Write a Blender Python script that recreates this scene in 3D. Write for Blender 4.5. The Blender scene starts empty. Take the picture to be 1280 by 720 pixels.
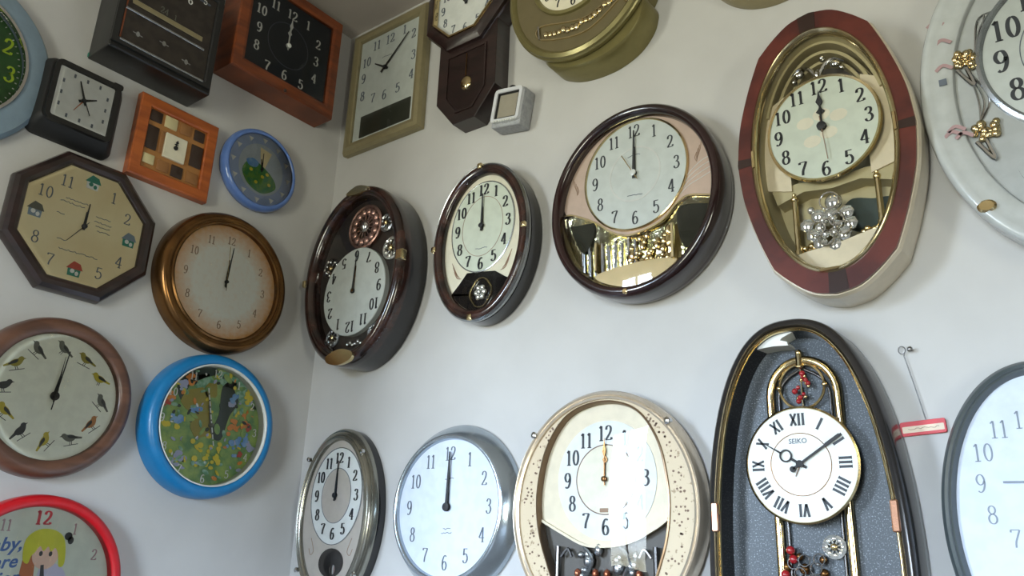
import bpy, bmesh, math, random
from mathutils import Vector, Matrix

random.seed(7)
scene = bpy.context.scene
COL = scene.collection
PI = math.pi

# ------------------------------------------------------------------ room numbers
XR, YL = 1.45, 1.835          # right wall plane x = XR, left wall plane y = YL
XW, YB = -1.9, -2.6           # window wall and back wall
ZC = 2.722                    # ceiling height
CAMZ = 1.1

# ------------------------------------------------------------------ materials
def lin(c):
    out = []
    for v in c[:3]:
        v = v / 255.0
        out.append(v / 12.92 if v <= 0.04045 else ((v + 0.055) / 1.055) ** 2.4)
    return tuple(out) + (1.0,)

def mat(name, c, rough=0.5, metal=0.0, c2=None, scale=40.0, bump=0.0, coat=0.0, detail=3.0, stretch=None, lo=0.4, hi=0.62, spec=0.5):
    m = bpy.data.materials.new(name)
    m.use_nodes = True
    nt = m.node_tree
    p = nt.nodes['Principled BSDF']
    p.inputs['Roughness'].default_value = rough
    p.inputs['Metallic'].default_value = metal
    p.inputs['Coat Weight'].default_value = coat
    p.inputs['Coat Roughness'].default_value = 0.08
    p.inputs['Specular IOR Level'].default_value = spec
    tc = nt.nodes.new('ShaderNodeTexCoord')
    mp = nt.nodes.new('ShaderNodeMapping')
    nt.links.new(tc.outputs['Object'], mp.inputs['Vector'])
    if stretch:
        mp.inputs['Scale'].default_value = stretch
    no = nt.nodes.new('ShaderNodeTexNoise')
    no.inputs['Scale'].default_value = scale
    no.inputs['Detail'].default_value = detail
    nt.links.new(mp.outputs['Vector'], no.inputs['Vector'])
    rp = nt.nodes.new('ShaderNodeValToRGB')
    a = lin(c)
    b = lin(c2) if c2 else tuple(v * 0.93 for v in a[:3]) + (1.0,)
    rp.color_ramp.elements[0].position = lo
    rp.color_ramp.elements[1].position = hi
    rp.color_ramp.elements[0].color = a
    rp.color_ramp.elements[1].color = b
    nt.links.new(no.outputs['Fac'], rp.inputs['Fac'])
    nt.links.new(rp.outputs['Color'], p.inputs['Base Color'])
    if bump:
        bp = nt.nodes.new('ShaderNodeBump')
        bp.inputs['Strength'].default_value = bump
        bp.inputs['Distance'].default_value = 0.004
        nt.links.new(no.outputs['Fac'], bp.inputs['Height'])
        nt.links.new(bp.outputs['Normal'], p.inputs['Normal'])
    return m

def glass_mat(name, ior=1.45, tint=(1, 1, 1, 1), rough=0.02):
    m = bpy.data.materials.new(name)
    m.use_nodes = True
    nt = m.node_tree
    nt.nodes.remove(nt.nodes['Principled BSDF'])
    out = nt.nodes['Material Output']
    tr = nt.nodes.new('ShaderNodeBsdfTransparent')
    tr.inputs['Color'].default_value = tint
    gl = nt.nodes.new('ShaderNodeBsdfGlossy')
    gl.inputs['Roughness'].default_value = rough
    fr = nt.nodes.new('ShaderNodeFresnel')
    fr.inputs['IOR'].default_value = ior
    mx = nt.nodes.new('ShaderNodeMixShader')
    nt.links.new(fr.outputs[0], mx.inputs[0])
    nt.links.new(tr.outputs[0], mx.inputs[1])
    nt.links.new(gl.outputs[0], mx.inputs[2])
    nt.links.new(mx.outputs[0], out.inputs['Surface'])
    return m

def dial_mat(name, c_in, c_out, r0, r1, rough=0.5):
    """printed dial whose ink runs from c_in (middle) to c_out (rim)"""
    m = mat(name, c_in, rough)
    nt = m.node_tree
    p = nt.nodes['Principled BSDF']
    tc = nt.nodes.new('ShaderNodeTexCoord')
    ln = nt.nodes.new('ShaderNodeVectorMath'); ln.operation = 'LENGTH'
    nt.links.new(tc.outputs['Object'], ln.inputs[0])
    mr = nt.nodes.new('ShaderNodeMapRange')
    mr.inputs['From Min'].default_value = r0
    mr.inputs['From Max'].default_value = r1
    nt.links.new(ln.outputs['Value'], mr.inputs['Value'])
    no = nt.nodes.new('ShaderNodeTexNoise'); no.inputs['Scale'].default_value = 25
    ad = nt.nodes.new('ShaderNodeMath'); ad.operation = 'MULTIPLY_ADD'
    ad.inputs[1].default_value = 0.5; ad.inputs[2].default_value = -0.25
    nt.links.new(no.outputs['Fac'], ad.inputs[0])
    a2 = nt.nodes.new('ShaderNodeMath'); a2.operation = 'ADD'; a2.use_clamp = True
    nt.links.new(mr.outputs[0], a2.inputs[0]); nt.links.new(ad.outputs[0], a2.inputs[1])
    mx = nt.nodes.new('ShaderNodeMix'); mx.data_type = 'RGBA'
    mx.inputs[6].default_value = lin(c_in); mx.inputs[7].default_value = lin(c_out)
    nt.links.new(a2.outputs[0], mx.inputs[0])
    nt.links.new(mx.outputs[2], p.inputs['Base Color'])
    return m

M = {}
M['plaster'] = mat('plaster_wall', (191, 190, 189), 0.75, c2=(186, 185, 184), scale=6, bump=0.05, detail=8)
M['far_paint'] = mat('grey_brown_paint', (112, 106, 98), 0.8, scale=5)
M['ceiling'] = mat('ceiling_paint', (180, 172, 164), 0.85, scale=5)
M['floor'] = mat('floor_tiles', (84, 76, 68), 0.45, scale=3)
M['window_frame'] = mat('window_frame_paint', (225, 225, 222), 0.4)
M['glass'] = glass_mat('clear_glass', 1.33)
M['glass_soft'] = glass_mat('coated_glass', 1.33)
M['glass_strong'] = glass_mat('convex_glass', 1.6)
M['black'] = mat('black_plastic', (26, 26, 27), 0.35)
M['black_matt'] = mat('black_matt_plastic', (30, 30, 31), 0.55)
M['ink'] = mat('black_ink', (24, 25, 28), 0.6)
M['ink_grey'] = mat('grey_ink', (96, 104, 116), 0.6)
M['ink_brown'] = mat('brown_ink', (110, 84, 66), 0.6)
M['ink_pale'] = mat('pale_ink', (150, 120, 96), 0.6)
M['white_ink'] = mat('white_ink', (226, 228, 224), 0.5)
M['dial_white'] = mat('white_dial_card', (222, 225, 222), 0.5)
M['dial_cream'] = mat('cream_dial_card', (224, 218, 196), 0.5)
M['dial_green_white'] = mat('greenish_white_dial_card', (205, 212, 196), 0.5)
M['dial_blue_white'] = mat('bluish_white_dial_card', (216, 225, 240), 0.5)
M['dial_grey'] = mat('grey_white_dial_card', (200, 206, 202), 0.5)
M['gold'] = mat('polished_gold', (218, 196, 148), 0.16, 1.0)
M['gold_pale'] = mat('pale_gold', (222, 204, 160), 0.22, 1.0)
M['gold_rim'] = mat('antique_gold_rim', (124, 88, 50), 0.26, 0.85, c2=(100, 70, 40), scale=18)
M['silver'] = mat('polished_silver', (205, 205, 205), 0.12, 1.0)
M['silver_brushed'] = mat('brushed_silver', (176, 180, 184), 0.24, 0.9)
M['crystal'] = mat('cut_crystal', (225, 225, 220), 0.08, 0.75)
M['wood_dark'] = mat('dark_brown_wood', (44, 28, 27), 0.3, c2=(31, 20, 19), scale=9, stretch=(1, 6, 1), coat=0.4)
M['wood_bird'] = mat('walnut_brown_wood', (104, 70, 54), 0.38, c2=(84, 56, 44), scale=10, stretch=(1, 5, 1), coat=0.25)
M['wood_orange'] = mat('orange_pine_wood', (176, 92, 40), 0.45, c2=(150, 74, 32), scale=8, stretch=(1, 7, 1), coat=0.2)
M['wood_teak'] = mat('red_brown_teak', (128, 64, 30), 0.45, c2=(100, 48, 24), scale=7, stretch=(1, 6, 1), coat=0.2)
M['mahogany'] = mat('dark_mahogany_lacquer', (40, 17, 18), 0.2, c2=(28, 12, 13), scale=7, coat=0.6)
M['burl'] = mat('red_burl_wood', (92, 36, 26), 0.32, c2=(66, 22, 17), scale=14, detail=8, coat=0.3)
M['burl_band'] = mat('dark_burl_band', (44, 24, 18), 0.3, coat=0.3)
M['marble_brown'] = mat('brown_marbled_plastic', (62, 38, 32), 0.2, c2=(24, 17, 17), scale=22, detail=7, coat=0.5)
M['black_gloss'] = mat('black_gloss_plastic', (20, 17, 18), 0.12, coat=0.5)
M['dark_panel'] = mat('dark_brown_panel', (52, 46, 42), 0.35, c2=(40, 35, 33))
M['navy_face'] = mat('blue_black_face', (30, 36, 44), 0.4)
M['red'] = mat('red_plastic', (196, 12, 28), 0.36, coat=0.15)
M['blue'] = mat('bright_blue_plastic', (8, 118, 178), 0.38, coat=0.15)
M['blue_soft'] = mat('soft_blue_plastic', (92, 124, 190), 0.22, coat=0.4)
M['blue_pale'] = mat('pale_blue_print', (150, 168, 205), 0.4)
M['grey_blue'] = mat('grey_blue_plastic', (122, 142, 158), 0.35, coat=0.2)
M['green_dial'] = mat('green_dial_card', (40, 92, 36), 0.5, c2=(34, 78, 32))
M['lime_ink'] = mat('lime_ink', (190, 222, 50), 0.5)
M['beige_metal'] = mat('beige_gold_frame', (150, 140, 108), 0.35, 0.35)
M['dark_display'] = mat('dark_display_panel', (52, 54, 46), 0.3)
M['olive_gold'] = mat('olive_gold_plastic', (128, 120, 78), 0.3, 0.45)
M['olive_panel'] = mat('olive_panel', (112, 102, 74), 0.35, 0.2)
M['pink_panel'] = mat('pink_beige_panel', (196, 172, 156), 0.3, coat=0.3)
M['mirror_gold'] = mat('gold_mirror_relief', (226, 216, 176), 0.08, 1.0, c2=(190, 178, 120), scale=26, bump=0.35)
M['cream_case'] = mat('champagne_case', (206, 194, 172), 0.3, 0.2, coat=0.3)
M['cream_panel'] = mat('cream_panel', (216, 202, 172), 0.4)
M['beige_recess'] = mat('beige_recess', (176, 164, 124), 0.4)
M['recess_dark'] = mat('dark_recess_lining', (72, 66, 58), 0.5)  # dark grey-brown backing inside two clock cases
M['grey_plastic'] = mat('grey_plastic', (168, 170, 174), 0.45, c2=(150, 152, 158), scale=120)
M['lcd'] = mat('beige_grey_screen', (152, 146, 132), 0.3)
M['pearl_white'] = mat('pearl_white_plastic', (214, 216, 212), 0.2, coat=0.5)
M['pearl_grey'] = mat('pearl_grey_plastic', (170, 176, 176), 0.25, coat=0.3)
M['pink_print'] = mat('dusty_pink_print', (168, 138, 140), 0.5)
M['silver_case'] = mat('satin_silver_case', (150, 148, 138), 0.22, 0.85)
M['silver_panel'] = mat('warm_grey_panel', (188, 180, 170), 0.4)
M['steel_blue'] = mat('satin_steel_bezel', (172, 182, 190), 0.2, 0.8)
M['champagne'] = mat('champagne_gold_rim', (206, 192, 172), 0.25, 0.6)
M['floral'] = mat('floral_champagne_border', (196, 178, 148), 0.5, 0.0, c2=(150, 128, 98), scale=130, lo=0.62, hi=0.7)
M['glitter'] = mat('blue_grey_glitter_panel', (50, 56, 62), 0.4, 0.15, c2=(132, 140, 146), scale=420, detail=2, lo=0.57, hi=0.74)
M['gunmetal'] = mat('gunmetal_bezel', (78, 76, 76), 0.2, 0.75)
M['bezel_grey'] = mat('dark_grey_bezel', (72, 80, 82), 0.28, coat=0.3)
M['ruby'] = mat('ruby_bead', (150, 24, 32), 0.12, coat=0.6)
M['tile_dark'] = mat('dark_brown_tile', (58, 44, 38), 0.3)
M['tile_light'] = mat('pale_stone_tile', (206, 194, 150), 0.4)
M['tile_tan'] = mat('tan_tile', (166, 116, 66), 0.4)
M['green_mound'] = mat('green_print', (44, 120, 66), 0.45, c2=(90, 140, 50), scale=60)
M['yellow'] = mat('yellow_print', (222, 204, 60), 0.45)
M['moss'] = mat('forest_print', (158, 184, 92), 0.45, c2=(92, 138, 80), scale=30, detail=6, lo=0.35, hi=0.65)
M['mint'] = mat('mint_leaf_print', (150, 190, 165), 0.45, c2=(96, 150, 110), scale=80)
M['tree_dark'] = mat('dark_tree_print', (36, 52, 44), 0.45)
M['orange'] = mat('orange_print', (222, 140, 60), 0.45)
M['sky_print'] = mat('light_blue_print', (96, 146, 204), 0.45, c2=(130, 170, 210), scale=60)
M['lavender'] = mat('lavender_print', (170, 176, 206), 0.45)
M['teal'] = mat('teal_print', (40, 130, 110), 0.4)
M['sky_grey'] = mat('grey_blue_sky_print', (176, 188, 200), 0.45)
M['smoke_mirror'] = mat('smoked_mirror', (70, 74, 72), 0.06, 1.0)
M['ink_slate'] = mat('slate_ink', (52, 56, 62), 0.6)
M['ink_pale_grey'] = mat('pale_grey_ink', (140, 150, 164), 0.6)
M['bronze_trim'] = mat('bronze_trim', (120, 98, 76), 0.3, 0.7)
M['pearl_case'] = mat('pearl_case', (186, 190, 190), 0.22, coat=0.4)
M['pearl_panel'] = mat('pearl_grey_blue_panel', (136, 150, 156), 0.25, coat=0.3)
M['pale_bezel'] = mat('pale_grey_bezel', (206, 208, 214), 0.4)
M['red_print'] = mat('red_print', (186, 70, 50), 0.45)
M['blue_ink'] = mat('blue_ink', (56, 96, 160), 0.5)
M['bird_grey'] = mat('grey_bird_print', (96, 98, 88), 0.5)
M['bird_dark'] = mat('dark_bird_print', (48, 50, 50), 0.5)
M['bird_olive'] = mat('olive_bird_print', (150, 140, 50), 0.5)
M['bird_yellow'] = mat('yellow_bird_print', (186, 170, 48), 0.5)
M['bird_rust'] = mat('rust_bird_print', (170, 112, 54), 0.5)
M['hair'] = mat('yellow_hair_print', (206, 206, 50), 0.45)
M['skin'] = mat('peach_print', (226, 190, 168), 0.5)
M['rust_print'] = mat('orange_brown_print', (180, 104, 60), 0.5)
M['cloth_print'] = mat('lilac_white_print', (196, 194, 216), 0.5)
M['tag_red'] = mat('red_tag_plastic', (200, 36, 48), 0.4)
M['tag_white'] = mat('pale_tag_paper', (226, 208, 186), 0.5)
M['steel'] = mat('steel_wire', (120, 118, 116), 0.3, 0.9)
M['paper_tape'] = mat('pale_tape', (214, 214, 190), 0.6)
M['bird_dial'] = mat('pale_green_dial_card', (232, 236, 220), 0.5)
M['octagon_dial'] = mat('parchment_dial_card', (234, 220, 176), 0.5, c2=(226, 208, 160), scale=8)
M['gold_dial'] = dial_mat('sepia_edge_dial_card', (236, 236, 226), (220, 158, 88), 0.095, 0.158)

# ------------------------------------------------------------------ shape helpers
def ell(a, b, n=96, c=(0, 0)):
    return [(c[0] + a * math.cos(2 * PI * i / n), c[1] + b * math.sin(2 * PI * i / n)) for i in range(n)]

def ngon(ap, n=8):
    R = ap / math.cos(PI / n)
    return [(R * math.cos(PI / n + 2 * PI * i / n), R * math.sin(PI / n + 2 * PI * i / n)) for i in range(n)]

def rrect(hw, hh, r, seg=5, c=(0, 0)):
    if r <= 0:
        return [(c[0] + hw, c[1] - hh), (c[0] + hw, c[1] + hh), (c[0] - hw, c[1] + hh), (c[0] - hw, c[1] - hh)]
    out = []
    for cx, cy, a0 in ((hw - r, -hh + r, -PI / 2), (hw - r, hh - r, 0), (-hw + r, hh - r, PI / 2), (-hw + r, -hh + r, PI)):
        for k in range(seg + 1):
            a = a0 + PI / 2 * k / seg
            out.append((c[0] + cx + r * math.cos(a), c[1] + cy + r * math.sin(a)))
    return out

def superell(a, bt, bb, e=2.4, n=120):
    out = []
    for i in range(n):
        t = 2 * PI * i / n
        c, s = math.cos(t), math.sin(t)
        b = bt if s >= 0 else bb
        out.append((a * math.copysign(abs(c) ** (2 / e), c), b * math.copysign(abs(s) ** (2 / e), s)))
    return out

def spline(pts, seg=8, closed=False):
    n = len(pts)
    out = []
    for i in range(n if closed else n - 1):
        if closed:
            p0, p1, p2, p3 = pts[(i - 1) % n], pts[i], pts[(i + 1) % n], pts[(i + 2) % n]
        else:
            p0, p1, p2, p3 = pts[max(i - 1, 0)], pts[i], pts[i + 1], pts[min(i + 2, n - 1)]
        for k in range(seg):
            t = k / seg
            out.append(tuple(0.5 * (2 * b + (c - a) * t + (2 * a - 5 * b + 4 * c - d) * t * t + (3 * b - a - 3 * c + d) * t ** 3)
                             for a, b, c, d in zip(p0, p1, p2, p3)))
    if not closed:
        out.append(tuple(pts[-1]))
    return out

def area2(o):
    return sum(o[i][0] * o[(i + 1) % len(o)][1] - o[(i + 1) % len(o)][0] * o[i][1] for i in range(len(o)))

def offsets(o):
    n = len(o)
    out = []
    for i in range(n):
        a, b, c = o[i - 1], o[i], o[(i + 1) % n]
        def nrm(p, q):
            d = math.hypot(q[0] - p[0], q[1] - p[1]) or 1
            return ((q[1] - p[1]) / d, -(q[0] - p[0]) / d)
        n1, n2 = nrm(a, b), nrm(b, c)
        k = max(1 + n1[0] * n2[0] + n1[1] * n2[1], 0.25)
        out.append(((n1[0] + n2[0]) / k, (n1[1] + n2[1]) / k))
    return out

def inset(o, d):
    nn = offsets(o)
    return [(p[0] + q[0] * d, p[1] + q[1] * d) for p, q in zip(o, nn)]

class B:
    """collects shapes into one mesh; u to the right, v up, w out of the wall"""
    def __init__(s):
        s.v = []; s.f = []
    def add(s, v, f):
        k = len(s.v); s.v += [tuple(x) for x in v]; s.f += [tuple(k + i for i in t) for t in f]
        return s
    def ring(s, o, prof, closed=True):
        nn = offsets(o); n = len(o); v = []; f = []
        for d, w in prof:
            for p, q in zip(o, nn):
                v.append((p[0] + q[0] * d, p[1] + q[1] * d, w))
        m = len(prof)
        for j in range(m if closed else m - 1):
            for i in range(n):
                a, b = j * n + i, j * n + (i + 1) % n
                c, d_ = ((j + 1) % m) * n + (i + 1) % n, ((j + 1) % m) * n + i
                f.append((a, b, c, d_))
        return s.add(v, f)
    def body(s, o, prof):
        """closed solid: rings of the profile with flat caps at both ends"""
        nn = offsets(o); n = len(o); v = []; f = []
        for d, w in prof:
            for p, q in zip(o, nn):
                v.append((p[0] + q[0] * d, p[1] + q[1] * d, w))
        m = len(prof)
        for j in range(m - 1):
            for i in range(n):
                f.append((j * n + i, j * n + (i + 1) % n, (j + 1) * n + (i + 1) % n, (j + 1) * n + i))
        f.append(tuple(range(n - 1, -1, -1)))
        f.append(tuple((m - 1) * n + i for i in range(n)))
        return s.add(v, f)
    def plate(s, o, w0, w1):
        if area2(o) < 0:
            o = o[::-1]
        n = len(o)
        v = [(p[0], p[1], w0) for p in o] + [(p[0], p[1], w1) for p in o]
        f = [(i, (i + 1) % n, n + (i + 1) % n, n + i) for i in range(n)]
        f += [tuple(range(n - 1, -1, -1)), tuple(range(n, 2 * n))]
        return s.add(v, f)
    def loft(s, sections):
        """sections: outlines of equal length each at its own w, capped"""
        n = len(sections[0][0]); v = []; f = []
        for o, w in sections:
            v += [(p[0], p[1], w) for p in o]
        for j in range(len(sections) - 1):
            for i in range(n):
                f.append((j * n + i, j * n + (i + 1) % n, (j + 1) * n + (i + 1) % n, (j + 1) * n + i))
        f.append(tuple(range(n - 1, -1, -1)))
        f.append(tuple((len(sections) - 1) * n + i for i in range(n)))
        return s.add(v, f)
    def dome(s, o, w, h, n=8, c=None):
        """open convex pane over an outline"""
        cx = c[0] if c else sum(p[0] for p in o) / len(o)
        cy = c[1] if c else sum(p[1] for p in o) / len(o)
        N = len(o); v = []; f = []
        for j in range(n):
            k = 1 - j / n
            for p in o:
                v.append((cx + (p[0] - cx) * k, cy + (p[1] - cy) * k, w + h * (1 - k * k)))
        v.append((cx, cy, w + h))
        for j in range(n - 1):
            for i in range(N):
                f.append((j * N + i, j * N + (i + 1) % N, (j + 1) * N + (i + 1) % N, (j + 1) * N + i))
        for i in range(N):
            f.append(((n - 1) * N + i, (n - 1) * N + (i + 1) % N, n * N))
        return s.add(v, f)
    def box(s, u0, u1, v0, v1, w0, w1, b=0.0):
        o = [(u1, v0), (u1, v1), (u0, v1), (u0, v0)]
        if b <= 0:
            return s.plate(o, w0, w1)
        return s.body(o, [(-b, w0), (0, w0 + b), (0, w1 - b), (-b, w1)])
    def ribbon(s, pts, width, w0, w1):
        """flat stroke of given width along a polyline"""
        L = []; R = []
        n = len(pts)
        for i in range(n):
            a, b = pts[max(i - 1, 0)], pts[min(i + 1, n - 1)]
            d = math.hypot(b[0] - a[0], b[1] - a[1]) or 1
            nx, ny = -(b[1] - a[1]) / d, (b[0] - a[0]) / d
            h = (width(i / (n - 1), nx, ny) if callable(width) else width) / 2
            L.append((pts[i][0] + nx * h, pts[i][1] + ny * h)); R.append((pts[i][0] - nx * h, pts[i][1] - ny * h))
        for i in range(n - 1):
            s.plate([R[i], R[i + 1], L[i + 1], L[i]], w0, w1)
        return s
    def tube(s, pts, r, n=8, closed=False):
        P = [Vector(p) for p in pts]; m = len(P); v = []; f = []
        for i in range(m):
            if closed:
                t = P[(i + 1) % m] - P[i - 1]
            else:
                t = P[min(i + 1, m - 1)] - P[max(i - 1, 0)]
            t.normalize()
            up = Vector((0, 0, 1)) if abs(t.z) < 0.9 else Vector((1, 0, 0))
            a = t.cross(up).normalized(); b = t.cross(a)
            rr = r(i / max(m - 1, 1)) if callable(r) else r
            for k in range(n):
                g = 2 * PI * k / n
                v.append(tuple(P[i] + a * (rr * math.cos(g)) + b * (rr * math.sin(g))))
        for i in range(m if closed else m - 1):
            for k in range(n):
                f.append((i * n + k, i * n + (k + 1) % n, ((i + 1) % m) * n + (k + 1) % n, ((i + 1) % m) * n + k))
        if not closed:
            f.append(tuple(range(n - 1, -1, -1))); f.append(tuple((m - 1) * n + k for k in range(n)))
        return s.add(v, f)
    def ball(s, c, r, sc=(1, 1, 1), n=12, m=8):
        v = [(c[0], c[1], c[2] + r * sc[2])]; f = []
        for j in range(1, m):
            t = PI * j / m
            for i in range(n):
                g = 2 * PI * i / n
                v.append((c[0] + r * sc[0] * math.sin(t) * math.cos(g), c[1] + r * sc[1] * math.sin(t) * math.sin(g), c[2] + r * sc[2] * math.cos(t)))
        v.append((c[0], c[1], c[2] - r * sc[2]))
        for i in range(n):
            f.append((0, 1 + i, 1 + (i + 1) % n))
            f.append((len(v) - 1, 1 + (m - 2) * n + (i + 1) % n, 1 + (m - 2) * n + i))
        for j in range(m - 2):
            for i in range(n):
                f.append((1 + j * n + i, 1 + (j + 1) * n + i, 1 + (j + 1) * n + (i + 1) % n, 1 + j * n + (i + 1) % n))
        return s.add(v, f)
    def build(s, name, m, parent=None, smooth=35):
        me = bpy.data.meshes.new(name)
        me.from_pydata(s.v, [], s.f)
        me.materials.append(m)
        bm = bmesh.new(); bm.from_mesh(me)
        bmesh.ops.recalc_face_normals(bm, faces=bm.faces[:])
        bm.to_mesh(me); bm.free()
        if smooth:
            me.polygons.foreach_set('use_smooth', [True] * len(me.polygons))
            me.set_sharp_from_angle(angle=math.radians(smooth))
        me.update()
        o = bpy.data.objects.new(name, me)
        COL.objects.link(o)
        if parent:
            o.parent = parent
        return o

# ------------------------------------------------------------------ numerals with thick and thin strokes
def _arc(cx, cy, rx, ry, a0, a1, n=14):
    return [(cx + rx * math.cos(math.radians(a0 + (a1 - a0) * i / n)), cy + ry * math.sin(math.radians(a0 + (a1 - a0) * i / n))) for i in range(n + 1)]

_SIX = spline([(.47, .9), (.35, .98), (.2, .88), (.09, .6), (.08, .3), (.16, .07), (.29, 0), (.43, .07), (.51, .28), (.43, .5), (.29, .57), (.15, .48), (.09, .34)], 5)
GLYPH = {
    '0': [_arc(.3, .49, .21, .48, 90, 450, 24)],
    '1': [[(.32, 0), (.32, .5), (.32, .98)], [(.32, .98), (.17, .84)], [(.16, .015), (.48, .015)]],
    '2': [spline([(.1, .72), (.14, .9), (.3, .98), (.46, .89), (.49, .72), (.4, .48), (.22, .24), (.07, .05)], 5), [(.06, .05), (.54, .05)], [(.54, .05), (.54, .2)]],
    '3': [spline([(.1, .8), (.18, .94), (.3, .98), (.45, .89), (.45, .68), (.34, .56), (.24, .54)], 5), spline([(.24, .54), (.42, .49), (.52, .27), (.42, .06), (.26, 0), (.12, .07), (.08, .2)], 5)],
    '4': [[(.4, .98), (.04, .3)], [(.04, .29), (.57, .29)], [(.4, .98), (.4, .5), (.4, .0)], [(.28, .015), (.52, .015)]],
    '5': [[(.16, .94), (.5, .94)], [(.15, .96), (.12, .52)], spline([(.12, .52), (.26, .61), (.42, .56), (.52, .33), (.44, .09), (.27, 0), (.12, .06), (.08, .18)], 5)],
    '6': [_SIX],
    '7': [[(.07, .93), (.54, .93)], [(.07, .93), (.07, .8)], spline([(.54, .93), (.4, .6), (.28, .3), (.25, 0)], 5)],
    '8': [_arc(.3, .75, .18, .22, 90, 450, 20), _arc(.3, .26, .22, .26, 90, 450, 22)],
    '9': [[(.6 - x, .98 - y) for x, y in _SIX]],
    'I': [[(.15, 0), (.15, .5), (.15, .98)], [(.02, .015), (.28, .015)], [(.02, .965), (.28, .965)]],
    'V': [[(.06, .98), (.27, 0)], [(.48, .98), (.27, 0)], [(0, .965), (.18, .965)], [(.38, .965), (.56, .965)]],
    'X': [[(.06, .98), (.5, 0)], [(.5, .98), (.06, 0)], [(0, .965), (.17, .965)], [(.4, .965), (.56, .965)], [(0, .015), (.17, .015)], [(.4, .015), (.56, .015)]],
}
WID = {'1': .5, 'I': .3, 'V': .56, 'X': .56}

def put_text(b, txt, cu, cv, h, w0, w1, thick=.14, thin=.05, cond=1.0, rot=0.0, gap=.06, shear=0.0):
    tot = sum(WID.get(c, .6) for c in txt) + gap * (len(txt) - 1)
    x = -tot / 2
    ca, sa = math.cos(rot), math.sin(rot)
    for c in txt:
        xo = x - (.08 if c == '1' else 0)
        for st in GLYPH[c]:
            pts = []
            for px, py in st:
                X = (xo + px + shear * (py - .5)) * h * cond; Y = (py - .49) * h
                pts.append((cu + X * ca - Y * sa, cv + X * sa + Y * ca))
            def wd(t, nx, ny, ca=ca, sa=sa, c=c):
                lx = abs(nx * ca + ny * sa)          # share of the pen that is horizontal: upright strokes are thick
                k = lx ** 1.5
                if c == 'V' or c == 'X':
                    k *= 1.0
                return (thin + (thick - thin) * k) * h
            b.ribbon(pts, wd, w0, w1)
        x += WID.get(c, .6) + gap
    return b

ROMAN = ['XII', 'I', 'II', 'III', 'IIII', 'V', 'VI', 'VII', 'VIII', 'IX', 'X', 'XI']
def numerals(root, m, rx, ry, h, w, c=(0, 0), skip=(), thick=.14, thin=.05, cond=.9, base=0.0, radial=False, roman=False, name='numerals', flip=False):
    b = B()
    for k in range(12):
        n = 12 if k == 0 else k
        if n in skip:
            continue
        a = math.radians(90 - 30 * k) + base
        u, v = c[0] + rx * math.cos(a), c[1] + ry * math.sin(a)
        rot = (a - PI / 2) if radial else (PI if flip else 0)
        put_text(b, ROMAN[k] if roman else str(n), u, v, h, w, w + .0008, thick, thin, cond, rot)
    return b.build(name, m, root, smooth=0)

def letters(root, txt, cu, cv, h, w, m, name='lettering', shear=0.0, rot=0.0):
    cu_ = bpy.data.curves.new('tmp', 'FONT')
    cu_.body = txt; cu_.size = h; cu_.align_x = 'CENTER'; cu_.align_y = 'CENTER'; cu_.shear = shear; cu_.extrude = .0003; cu_.offset = h * .02
    cu_.resolution_u = 3
    t = bpy.data.objects.new('tmp', cu_); COL.objects.link(t)
    dg = bpy.context.evaluated_depsgraph_get()
    me = bpy.data.meshes.new_from_object(t.evaluated_get(dg))
    bpy.data.objects.remove(t); bpy.data.curves.remove(cu_)
    me.name = name
    me.transform(Matrix.Translation((cu, cv, w)) @ Matrix.Rotation(rot, 4, 'Z'))
    me.materials.clear(); me.materials.append(m)
    o = bpy.data.objects.new(name, me); COL.objects.link(o); o.parent = root
    return o

# ------------------------------------------------------------------ things
def label(o, text, cat, group=None):
    o['label'] = text; o['category'] = cat
    if group:
        o['group'] = group

def frame(wall, u, v, roll=0.0):
    if wall == 'L':
        cols = ((1, 0, 0), (0, 0, 1), (0, -1, 0)); loc = (u, YL, v)
    else:
        cols = ((0, -1, 0), (0, 0, 1), (-1, 0, 0)); loc = (XR, -u, v)
    m = Matrix(((cols[0][0], cols[1][0], cols[2][0], loc[0]), (cols[0][1], cols[1][1], cols[2][1], loc[1]), (cols[0][2], cols[1][2], cols[2][2], loc[2]), (0, 0, 0, 1)))
    return m @ Matrix.Rotation(roll, 4, 'Z')

GL, GR = 'clocks hung on the left wall', 'clocks hung on the right wall'
def clock(name, text, wall, u, v, roll=0.0, cat='clock'):
    o = bpy.data.objects.new(name, None)
    o.empty_display_size = .05
    COL.objects.link(o)
    o.matrix_world = frame(wall, u, v, roll)
    label(o, text, cat, GL if wall == 'L' else GR)
    return o

def hand(root, name, ang, L, tail, wd, w, m, style='taper', c=(0, 0), th=.0012):
    """ang clockwise from 12"""
    a = -math.radians(ang)
    def P(x, y):
        return (c[0] + x * math.cos(a) - y * math.sin(a), c[1] + x * math.sin(a) + y * math.cos(a))
    b = B()
    if style == 'taper':
        o = [(-wd * .5, -tail), (wd * .5, -tail), (wd * .5, 0), (wd * .22, L), (-wd * .22, L), (-wd * .5, 0)]
        b.plate([P(*q) for q in o], w, w + th)
    elif style == 'spade':
        o = [(-wd * .2, -tail), (wd * .2, -tail), (wd * .2, L * .55), (wd * .9, L * .68), (wd * .35, L * .8), (0, L), (-wd * .35, L * .8), (-wd * .9, L * .68), (-wd * .2, L * .55)]
        b.plate([P(*q) for q in o], w, w + th)
    elif style == 'dauphine':
        o = [(0, -tail), (wd * .5, 0), (0, L), (-wd * .5, 0)]
        b.plate([P(*q) for q in o], w, w + th)
    else:
        o = [(-wd * .5, -tail), (wd * .5, -tail), (wd * .5, L), (-wd * .5, L)]
        b.plate([P(*q) for q in o], w, w + th)
    b.plate([P(*q) for q in ell(wd * .95, wd * .95, 20)], w, w + th * 1.3)
    return b.build(name, m, root, smooth=0)

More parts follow.
